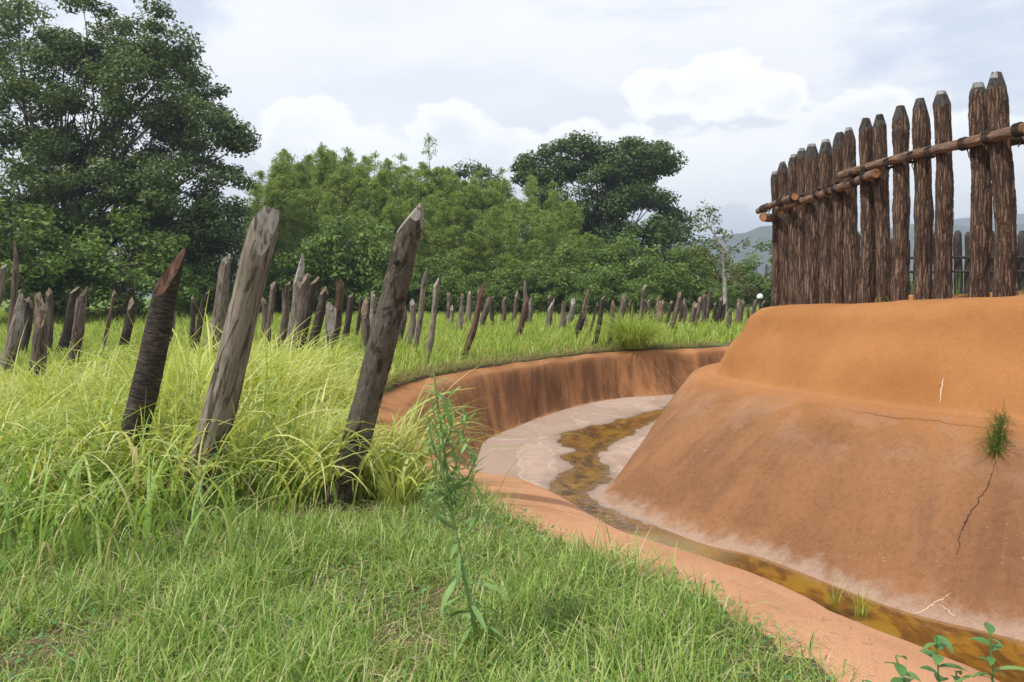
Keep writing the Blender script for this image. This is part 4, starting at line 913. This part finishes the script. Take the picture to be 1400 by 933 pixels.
tuft(Vector((xw, 12.5, float(plateau(xw, 12.5)))), 16, (.3, .8), .05, .012, M['bamboo'], 'tall_weed', 'thin green weed standing upright between two palisade logs', 'weed', (0, .25), (.0, .5))

# ------------------------------------------------------------------ weeds with leaves
def leaf_mesh(name, L, W, droop, fold=.25, n=6, r=.5, serr=0.):
    t = np.linspace(0, 1, n + 1); a = droop * t; cx = np.concatenate([[0], np.cumsum(np.cos(a[1:]) * L / n)]); cz = np.concatenate([[0], np.cumsum(-np.sin(a[1:]) * L / n)])
    w = W / 2 * np.sin(np.pi * np.clip(t * .94 + .05, 0, 1)) ** .8 * (1 + serr * np.cos(np.arange(n + 1) * math.pi))
    V = np.concatenate([np.stack([cx, -w, cz + fold * w], 1), np.stack([cx, 0 * w, cz], 1), np.stack([cx, w, cz + fold * w], 1)])
    F = grid_faces(3, n + 1); return mesh(name, V, F, attrs={'rnd': np.full(len(V), r)})
def weed(base, P, radii, leaf_specs, label, mat, leafmeshes, branches=(), cat='weed'):
    e = empty('tall_weed', base); tag(e, label, cat)
    C = catmull(P, 30); v, f = tube(C, np.interp(np.linspace(0, 1, 30), [0, 1], radii), 7)
    m_ = mesh('stem', v, f, attrs={'rnd': np.full(len(v), .55)}); link('stem', m_, mat, e)
    lines = [C]
    for br in branches:
        B = catmull(br, 14); v, f = tube(B, np.linspace(radii[0] * .4, radii[1] * .7, 14), 5); link('branch', mesh('branch', v, f, attrs={'rnd': np.full(len(v), .6)}), mat, e); lines.append(B)
    for (li, t, az, el, sc, mi) in leaf_specs:
        C_ = lines[li]; q = C_[min(int(t * (len(C_) - 1)), len(C_) - 1)]
        o = bpy.data.objects.new('leaf', leafmeshes[mi]); COL.objects.link(o); o.parent = e; o.location = tuple(q); o.rotation_euler = (rng.uniform(-.4, .4), -el, az); o.scale = (sc,) * 3
    return e
LM = []
for i, (L, W, dr, r) in enumerate([(.14, .020, .6, .3), (.12, .017, .2, .6), (.15, .020, 1.4, .2), (.11, .016, -.2, .8), (.16, .022, 1.2, .45)]):
    me = leaf_mesh('leaf', L, W, dr, r=r); me.materials.append(M['weed']); LM.append(me)
wb = onz(656, 892, 0.0); wb.z = float(ground_z(wb.x, wb.y))
Ps = [tuple(at(px, py, wb.y) - wb) for px, py in ((656, 892), (646, 840), (632, 775), (618, 700), (608, 620), (598, 550), (592, 500))]
Ps[0] = (0, 0, -.02)
brs = []
for (t0, (dx, dy), hgt) in [(.50, (.10, -.02), .28), (.55, (-.10, .03), .26), (.60, (.07, .05), .25), (.64, (-.08, -.05), .24), (.58, (.14, .02), .22), (.70, (.05, -.05), .17), (.72, (-.05, .04), .16), (.46, (-.14, -.02), .18), (.52, (.05, -.08), .30), (.56, (-.04, -.08), .28), (.66, (.10, -.02), .20), (.50, (-.07, .06), .30), (.76, (.04, .03), .13), (.44, (.12, -.05), .22)]:
    C = catmull(Ps, 30); q = C[int(t0 * 29)]; brs.append([tuple(q), (q[0] + dx * .6, q[1] + dy * .6, q[2] + hgt * .35), (q[0] + dx, q[1] + dy, q[2] + hgt)])
specs = []
for k in range(84):
    t = rng.uniform(.14, .98); specs.append((0, t, k * 2.4, rng.uniform(-.1, .8) if t > .45 else rng.uniform(-.2, .45), rng.uniform(.8, 1.25) * np.interp(t, [0, .3, .6, 1], [1.1, 1.15, .8, .4]), int(rng.integers(0, 2)) if t > .45 else int(rng.choice([0, 1, 2, 4]))))
for b in range(len(brs)):
    for k in range(15):
        t = rng.uniform(.08, 1); specs.append((b + 1, t, rng.uniform(0, 6.28), rng.uniform(.2, 1.0), rng.uniform(.5, .95), int(rng.choice([0, 1, 3, 3]))))
weed(wb, Ps, (.010, .004), specs, 'tall narrow-leaved weed with many side shoots standing in the short grass', M['weed'], LM, brs)
# a slimmer flowering stalk by the thick stake
wb2 = onz(362, 668, 0.0); wb2.z = 0
Ps2 = [(0, 0, 0), (.01, 0, .35), (.0, 0, .7), (.02, 0, .98)]
weed(wb2, Ps2, (.005, .0025), [(0, rng.uniform(.1, .95), k * 2.2, rng.uniform(-.2, .6), rng.uniform(.5, .9), int(rng.integers(0, 2))) for k in range(20)], 'thin leafy stalk between the thick split stake and the smooth-barked stake', M['weed'], LM)
# broad-leaved seedlings at the near lip
BL = []
for (L, W, dr, r) in [(.085, .045, .5, .3), (.075, .04, .9, .7), (.16, .022, 1.0, .9)]:
    me = leaf_mesh('leaf', L, W, dr, .35, 7, r); me.materials.append(M['broad']); BL.append(me)
def seedling(px, py, h, lean, specs, label):
    d = 2.95; b = at(px, py, d)
    p, _, _, _ = bank_bvh.ray_cast(Vector((b.x, b.y, 2)), Vector((0, 0, -1))); b = p if p is not None else b
    P = [(0, 0, -.01), (lean * .3, 0, h * .4), (lean * .7, .01, h * .75), (lean, .02, h)]
    return weed(b, P, (.004, .0025), specs, label, M['broad'], BL, cat='seedling')
lat = lambda n, t0, sc, ms: [(0, t0 + (1 - t0) * k / max(1, n - 1), k * 2.4 + rng.uniform(-.4, .4), rng.uniform(-.1, .6), sc * rng.uniform(.75, 1.15), int(rng.choice(ms))) for k in range(n)]
seedling(1258, 960, .29, -.08, lat(9, .35, .95, [0, 1]), 'low broad-leaved seedling at the near ditch lip with drooping leaves')
seedling(1284, 960, .37, .0, lat(11, .3, 1.05, [0, 1]), 'upright broad-leaved seedling topped by a wide leaf rosette at the near lip')
seedling(1322, 965, .25, -.03, lat(9, .3, .85, [0, 1]), 'short rounded-leaf seedling between two taller seedlings at the lip')
seedling(1358, 965, .40, .0, lat(12, .3, .8, [0, 1]) + [(0, .55, 3.3, .5, 1.25, 2), (0, .6, -.1, .4, 1.3, 2), (0, .3, -.3, .2, 1.3, 2)], 'tallest seedling at the near lip with long arching strap leaves')
seedling(1190, 985, .19, -.02, lat(6, .3, .8, [0, 1]), 'tiny seedling on the bare plaster of the near lip')

# ------------------------------------------------------------------ trees
def leaves_at(C, spread, n_each, size, seed, flat=.55, up=.6, aspect=.5, crnd=.35, out_from=None):
    """n_each leaves round every centre C (m,3)"""
    rs = np.random.default_rng(seed); m = len(C); N = m * n_each
    sp = np.repeat(np.asarray(spread), n_each) if np.ndim(spread) else np.full(N, spread)
    d = rs.normal(0, 1, (N, 3)); d /= np.linalg.norm(d, axis=1)[:, None]; rad = rs.random(N) ** .45
    P = np.repeat(C, n_each, 0) + d * (sp * rad)[:, None] * np.array([1, 1, flat])
    nrm = d * .7 + rs.normal(0, .55, (N, 3)); nrm[:, 2] += up; nrm /= np.linalg.norm(nrm, axis=1)[:, None]
    a = np.cross(nrm, rs.normal(0, 1, (N, 3))); a /= np.linalg.norm(a, axis=1)[:, None] + 1e-9; b = np.cross(nrm, a)
    L = size * rs.uniform(.6, 1.35, N)[:, None]; W = L * aspect
    a = a * L; b = b * W / 2
    V = np.stack([P - a * .5, P - a * .05 + b, P + a * .5, P - a * .05 - b], 1).reshape(-1, 3)
    F = np.arange(N * 4).reshape(-1, 4)
    cr = np.repeat(rs.random(m), n_each); r = np.clip(crnd * cr + (1 - crnd) * rs.random(N), 0, 1)
    return V, F, {'rnd': np.repeat(r, 4)}
def crown_points(ells, n, seed, shell=.45):
    rs = np.random.default_rng(seed); vol = np.array([e[3] * e[4] * e[5] * (e[6] if len(e) > 6 else 1) for e in ells]); vol = vol ** .8 / (vol ** .8).sum(); P = []
    for e, k in zip(ells, rs.multinomial(n, vol)):
        d = rs.normal(0, 1, (k, 3)); d /= np.linalg.norm(d, axis=1)[:, None] + 1e-9
        r = shell + (1 - shell) * rs.random(k) ** .6
        P.append(np.array(e[:3]) + d * r[:, None] * np.array(e[3:6]))
    return np.concatenate(P)
def tree_parts(ells, trunk_h, trunk_r, n_clump, clump_r, n_leaf, leaf, seed, limbs=24, flat=.55, shell=.45, aspect=.5, lean=(0, 0), up=.6):
    rs = np.random.default_rng(seed); C = crown_points(ells, n_clump, seed, shell)
    top = np.array([lean[0], lean[1], trunk_h]); T = catmull([(0, 0, -.3), (.1 * trunk_r, 0, trunk_h * .3), (lean[0] * .6 + .3 * trunk_r, lean[1] * .6, trunk_h * .65), tuple(top)], 14)
    parts = [tube(T, np.interp(np.linspace(0, 1, 14), [0, .08, 1], [trunk_r * 1.35, trunk_r, trunk_r * .35]), 10)]
    for k in rs.choice(len(C), min(limbs, len(C)), replace=False):
        c = C[k]; j = int(np.clip(rs.uniform(.35, .95) * 13 * min(1, max(.3, c[2] / trunk_h)), 2, 13)); s = T[j]
        mid = s + (c - s) * .5 + np.array([0, 0, -.04 * np.linalg.norm(c - s)]) + rs.normal(0, .06 * np.linalg.norm(c - s), 3)
        B = catmull([s, s + (mid - s) * .5 + rs.normal(0, .05, 3), mid, c], 9); r0 = trunk_r * rs.uniform(.22, .42)
        parts.append(tube(B, np.linspace(r0, r0 * .12, 9), 5))
        for q in range(3):
            c2 = B[rs.integers(4, 8)]; e = c2 + rs.normal(0, clump_r * .9, 3) + np.array([0, 0, .4 * clump_r]); parts.append(tube(catmull([c2, (c2 + e) / 2 + rs.normal(0, .1 * clump_r, 3), e], 5), np.linspace(r0 * .3, r0 * .06, 5), 4))
    tv, tf, _ = join(parts)
    lv, lf, la = leaves_at(C, clump_r * rs.uniform(.65, 1.25, len(C)), n_leaf, leaf, seed + 1, flat, up, aspect)
    return mesh('trunk', tv, tf), mesh('crown', lv, lf, smooth=False, attrs=la)
def tree(name, base, parts, leafmat, label, group=None, scale=1., rz=0, trunkmat=None, cat='tree', sz=None):
    e = empty(name, base); e.scale = (scale, scale, sz or scale); e.rotation_euler = (0, 0, rz)
    a = link('trunk', parts[0], trunkmat or M['trunk'], e); b = link('crown', parts[1], leafmat, e)
    return tag(e, label, cat, group)
def gbase(px, Y): 
    x = (px - 700) / FPX * Y; return Vector((x, Y, float(ground_z(min(max(x, -80), 80), min(Y, 90))) - .05))
def ell(base, px, py, Y, rpx, rpy, rd, w=1.):                  # crown lobe from its place in the picture, at the tree's own distance
    p = at(px, py, Y) - base; s = Y / FPX; return (p.x, p.y, p.z, rpx * s, rd, rpy * s, w)
# the great tree
Yb = 46; bb = gbase(95, Yb)
EL = [ell(bb, 120, 130, Yb, 150, 110, 5.5, .8), ell(bb, 130, 45, Yb, 125, 62, 4.5, .6), ell(bb, 25, 75, Yb, 95, 95, 4.5, .35), ell(bb, 205, 120, Yb, 85, 80, 4.5), ell(bb, 272, 175, Yb, 48, 58, 3, 1.3), ell(bb, 320, 190, Yb, 15, 18, .8, 60),
      ell(bb, 240, 265, Yb, 95, 85, 5.0, 1.3), ell(bb, 120, 270, Yb, 130, 80, 6, 1.4), ell(bb, -10, 240, Yb, 110, 100, 5, 1.0), ell(bb, 150, 345, Yb, 180, 50, 5, 2.2), ell(bb, 295, 320, Yb, 45, 55, 3, 1.4), ell(bb, 235, 80, Yb, 40, 45, 3, .8)]
tree('great_tree', bb, tree_parts(EL, 9.5, .55, 600, 1.05, 260, .24, 301, limbs=80, flat=.6, shell=.35), M['darkleaf'], 'great dark spreading evergreen tree with sky showing through its crown')
# dome tree behind the bamboo
Yd = 70; bd = gbase(815, Yd)
EL = [ell(bd, 800, 262, Yd, 85, 68, 5, 1.2), ell(bd, 780, 215, Yd, 70, 26, 3.5, .8), ell(bd, 860, 230, Yd, 60, 38, 3.5, 1.), ell(bd, 905, 222, Yd, 23, 26, 2, 1.2), ell(bd, 722, 232, Yd, 18, 20, 1.4, 1.2), ell(bd, 870, 300, Yd, 62, 60, 4, 1.2), ell(bd, 925, 330, Yd, 24, 40, 2, 1.2), ell(bd, 810, 350, Yd, 100, 50, 4, 1)]
tree('dome_tree', bd, tree_parts(EL, 9, .5, 300, 1.2, 260, .30, 311, limbs=60, flat=.6, shell=.4), M['domeleaf'], 'dome-shaped dark evergreen tree rising behind the bamboo')
# lower dark trees behind the grove
Ye = 74
for k, (px, top, rx) in enumerate([(640, 228, 60), (415, 222, 34), (560, 262, 60)]):
    b = gbase(px, Ye); EL = [ell(b, px, top + 45, Ye, rx, 45, 4), ell(b, px + 8, top + 110, Ye, rx * 1.1, 60, 4)]
    tree('broadleaf_tree', b, tree_parts(EL, 8, .35, 110, 1.2, 190, .30, 321 + k, limbs=20), M['domeleaf'], 'dark broadleaf tree half hidden behind the bamboo grove', 'dark trees behind the bamboo')
# bamboo
def bamboo_parts(H, seed, nb=95, nl=10):
    rs = np.random.default_rng(seed); a = rs.uniform(0, 6.28); nod = rs.uniform(.2, .9)
    P = catmull([(0, 0, -.2), (.05, 0, H * .4), (nod * .25 * math.cos(a), nod * .25 * math.sin(a), H * .75), (nod * .7 * math.cos(a), nod * .7 * math.sin(a), H * .93), (nod * 1.1 * math.cos(a), nod * 1.1 * math.sin(a), H)], 24)
    parts = [tube(P, np.interp(np.linspace(0, 1, 24), [0, 1], [.05, .008]), 6)]; C = []; S = []
    for k in range(nb):
        t = rs.uniform(.12, 1); q = P[min(int(t * 23), 23)]; az = rs.uniform(0, 6.28); L = np.interp(t, [.1, .35, .6, .8, .93, 1], [1.1, 1.35, 1.0, .6, .28, .08]) * rs.uniform(.6, 1.15)
        e = q + np.array([math.cos(az) * L, math.sin(az) * L, L * rs.uniform(.05, .5)]); B = catmull([q, (q + e) / 2 + np.array([0, 0, .15 * L]), e], 6); parts.append(tube(B, np.linspace(.012, .004, 6), 3))
        for j in ((1, 2, 3, 4, 5) if t < .72 else (3, 5) if t < .9 else (5,)): C.append(B[j]); S.append(.12 + .22 * L)
    for i in (20, 21, 22, 23): C.append(P[i]); S.append(.10)
    C = np.array(C); tv, tf, _ = join(parts)
    lv, lf, la = leaves_at(C, np.array(S), nl, .26, seed + 1, .95, .25, .20, .30)
    return mesh('culm', tv, tf), mesh('foliage', lv, lf, smooth=False, attrs=la)
BV = [bamboo_parts(10, 400 + k) for k in range(6)] + [bamboo_parts(10, 420 + k, 42, 5) for k in range(2)]
rs = np.random.default_rng(44)
prof_top = [(335, 285), (350, 240), (375, 220), (400, 208), (430, 218), (455, 190), (480, 208), (520, 222), (550, 225), (580, 205), (600, 222), (640, 240), (680, 245), (720, 252), (745, 262), (780, 262), (800, 285), (830, 275), (850, 300), (880, 305)]
cols = []
for row, (Yr, drop, step) in enumerate([(60, 0, 12), (57, 16, 13), (54.5, 36, 15), (52.5, 62, 17), (51, 95, 22)]):
    px = 338 + row * 5
    while px < 770 + 28 * row:
        cols.append((px + rs.uniform(-6, 6), Yr + rs.uniform(-1.2, 1.2), np.interp(px, [p[0] for p in prof_top], [p[1] for p in prof_top]) + drop + rs.uniform(-8, 16))); px += step * rs.uniform(.8, 1.2)
for i, (px, Y, ty) in enumerate(cols):
    b = gbase(px, Y); H = (EYE + (HZ - ty) / FPX * Y) - b.z; me = BV[i % 6] if not (Y > 58.5 and i % 3 == 0) else BV[6 + i % 2]
    if Y > 58.5 and i % 3 == 0: H *= 1.07
    e = empty('bamboo', b); sx = float(np.clip(H / 10, .75, 1.1)) * (.82 if Y > 58 else .95); e.scale = (sx, sx, H / 10); e.rotation_euler = (0, 0, rs.uniform(0, 6.28))
    link('culm', me[0], M['culm'], e); link('foliage', me[1], M['bamboo'], e); tag(e, 'feathery green bamboo of the dense grove', 'bamboo', 'bamboo of the grove')
# shrubs and small trees in front
def shrub_parts(h, r, seed, n=60, leaf=.17, nl=150, cr=.55):
    EL = [(0, 0, h * .55, r, r * .9, h * .45), (r * .4, 0, h * .4, r * .7, r * .7, h * .36), (-r * .45, .1, h * .38, r * .7, r * .7, h * .34)]
    return tree_parts(EL, h * .7, .06 * h ** .5, n, cr, nl, leaf, seed, limbs=16, flat=.75, shell=.3, aspect=.55)
SV = [shrub_parts(4, 1.9, 500 + k) for k in range(4)]
shr = [  # px, Y, top px, width factor, material, label, group
    (165, 40, 292, 1.25, 'shrub', 'pale green bush in front of the great tree with bare reddish twigs', None), (22, 38, 268, 1.3, 'shrub', 'light leafed small tree at the foot of the great tree by the thin tall pole', None),
    (70, 42, 352, 1.0, 'shrub', 'low bush in the shade of the great tree', 'low bushes under the great tree'), (265, 44, 355, 1.1, 'shrub', 'low bush in the shade of the great tree', 'low bushes under the great tree'), (330, 46, 350, 1.2, 'shrub', 'low bush in the shade of the great tree', 'low bushes under the great tree'),
    (478, 47, 285, 1.2, 'shrub', 'rounded dark-hearted bush in front of the bamboo between the two tallest stakes', None)]
g1 = 'leafy bushes in front of the grove'; l1 = 'leafy green bush along the front of the grove'
for px, Y, ty, wf in [(385, 49, 350, 1.), (425, 48, 318, 1.1), (515, 47, 335, 1.2), (540, 46, 362, 1.2), (600, 47, 352, 1.1), (645, 46, 368, 1.1), (690, 47, 356, 1.2), (735, 46, 364, 1.2), (775, 48, 338, 1.2), (820, 47, 360, 1.2), (862, 50, 322, 1.2), (900, 48, 345, 1.2), (935, 52, 340, 1.1), (300, 48, 352, 1.2), (565, 48, 378, 1.), (670, 45, 382, 1.), (800, 45, 378, 1.), (880, 45, 382, 1.), (450, 46, 372, 1.), (985, 50, 384, 1.1)]:
    shr.append((px, Y, ty, wf, 'shrub', l1, g1))
shr += [(905, 58, 300, 1.3, 'domeleaf', 'dark tree at the right foot of the dome tree', None), (965, 55, 330, .95, 'olive', 'olive-green small tree behind the pale sapling', None), (1048, 60, 334, 1.25, 'shrub', 'dark rounded tree beside the end of the palisade', None), (1095, 64, 345, 1.3, 'shrub', 'rounded green tree hidden behind the palisade end', None), (1010, 58, 378, 1.0, 'olive', 'low olive bush at the foot of the pale sapling', None), (1240, 75, 368, 1.4, 'shrub', 'small tree beyond the farther palisade', 'trees beyond the farther palisade'), (1392, 75, 330, 1.3, 'shrub', 'small tree beyond the farther palisade', 'trees beyond the farther palisade')]
for i, (px, Y, ty, wf, mt, lab, grp) in enumerate(shr):
    b = gbase(px, Y); H = (EYE + (HZ - ty) / FPX * Y) - b.z; s = H / 4; q = SV[i % 4]
    sx = max(.75, s) * wf if s < 1.2 else s ** .8 * wf
    e = empty('bush' if H < 4 else 'small_tree', b); e.scale = (sx, sx, s); e.rotation_euler = (0, 0, rs.uniform(0, 6.28))
    # own material on a linked copy of the crown
    link('trunk', q[0], M['trunk'], e)
    me = q[1] if (not q[1].materials or q[1].materials[0] == M[mt]) else None
    if me is None:
        me = q[1].copy(); me.materials.clear()
    link('crown', me, M[mt], e); tag(e, lab, 'bush' if H < 4 else 'tree', grp)
# bare reddish twigs in the pale bush
tw = []
r2 = np.random.default_rng(8); tb = gbase(172, 38.6)
for k in range(26):
    a = r2.uniform(0, 6.28); h = r2.uniform(1.6, 3.3); s0 = np.array([r2.normal(0, .15), r2.normal(0, .15), 0]); e_ = s0 + np.array([math.cos(a) * .8, math.sin(a) * .5, h]); tw.append(tube(catmull([s0, (s0 + e_) / 2 + r2.normal(0, .08, 3), e_], 7), np.linspace(.022, .006, 7), 4))
v, f, _ = join(tw); o = link('bare_shrub', mesh('bare_shrub', v, f), M['w_red']); o.location = tb; tag(o, 'bare twiggy reddish shrub in front of the pale green bush', 'shrub')
# the pale sapling
Ys = 44; bs = gbase(991, Ys); Hs = EYE + (HZ - 285) / FPX * Ys
p = [tuple(at(px, py, Ys) - bs) for px, py in ((991, 425), (991, 400), (988, 360), (984, 335), (975, 318), (966, 305))]
p[0] = (0, 0, -.2)
parts = [tube(catmull(p, 20), np.linspace(.13, .05, 20), 8)]; C = []
r3 = np.random.default_rng(9)
for (sx, sy, ex, ey) in [(968, 308, 952, 300), (968, 308, 958, 287), (966, 305, 972, 283), (972, 312, 985, 298), (976, 318, 990, 312), (970, 310, 955, 315), (968, 306, 980, 285), (984, 335, 998, 320), (988, 350, 1006, 338), (1006, 338, 1022, 332), (986, 345, 972, 335), (990, 365, 975, 352), (968, 306, 964, 290)]:
    a = np.array(at(sx, sy, Ys) - bs); b = np.array(at(ex, ey, Ys) - bs) + np.array([0, r3.uniform(-.6, .6), 0]); B = catmull([a, (a + b) / 2 + r3.normal(0, .08, 3), b], 8); parts.append(tube(B, np.linspace(.04, .01, 8), 5)); C += [B[4], B[6], B[7], B[7] + r3.normal(0, .15, 3)]
tv, tf, _ = join(parts); lv, lf, la = leaves_at(np.array(C), .32, 11, .19, 91, .8, .3, .5)
tree('pale_sapling', bs, (mesh('trunk', tv, tf), mesh('crown', lv, lf, smooth=False, attrs=la)), M['olive'], 'slender pale-trunked sapling with sparse leaves against the sky', trunkmat=M['pale_trunk'])
# white cap on a low post near the palisade end
cb = gbase(1039, 33.5); e = empty('garden_light', cb); tag(e, 'small white dome-capped post light beside the end of the rampart', 'post light')
v, f = tube([(0, 0, -.2), (0, 0, 1.2), (0, 0, 1.44)], [.05, .05, .05], 12); link('post', mesh('post', v, f), M['w_dark'], e)
v, f = tube([(0, 0, 1.40), (0, 0, 1.44), (0, 0, 1.52), (0, 0, 1.58), (0, 0, 1.61)], [.10, .125, .12, .075, .005], 16); link('cap', mesh('cap', v, f), M['white'], e)

# ------------------------------------------------------------------ air
bm = bmesh.new(); bmesh.ops.create_cube(bm, size=1)
for v_ in bm.verts: v_.co = Vector((v_.co.x * 5600 + 600, v_.co.y * 3400 + 1400, v_.co.z * 262 + 127))
me = bpy.data.meshes.new('haze'); bm.to_mesh(me); bm.free()
m, g, out = material('haze'); pv = g.n('ShaderNodeVolumePrincipled'); pv.inputs['Color'].default_value = (.70, .83, 1, 1); pv.inputs['Density'].default_value = .00055; pv.inputs['Anisotropy'].default_value = .2
m.node_tree.links.new(pv.outputs[0], out.inputs['Volume'])
hz = link('haze', me, m); tag(hz, 'thin blue summer haze over the whole valley', 'haze', kind='stuff'); hz.display_type = 'WIRE'
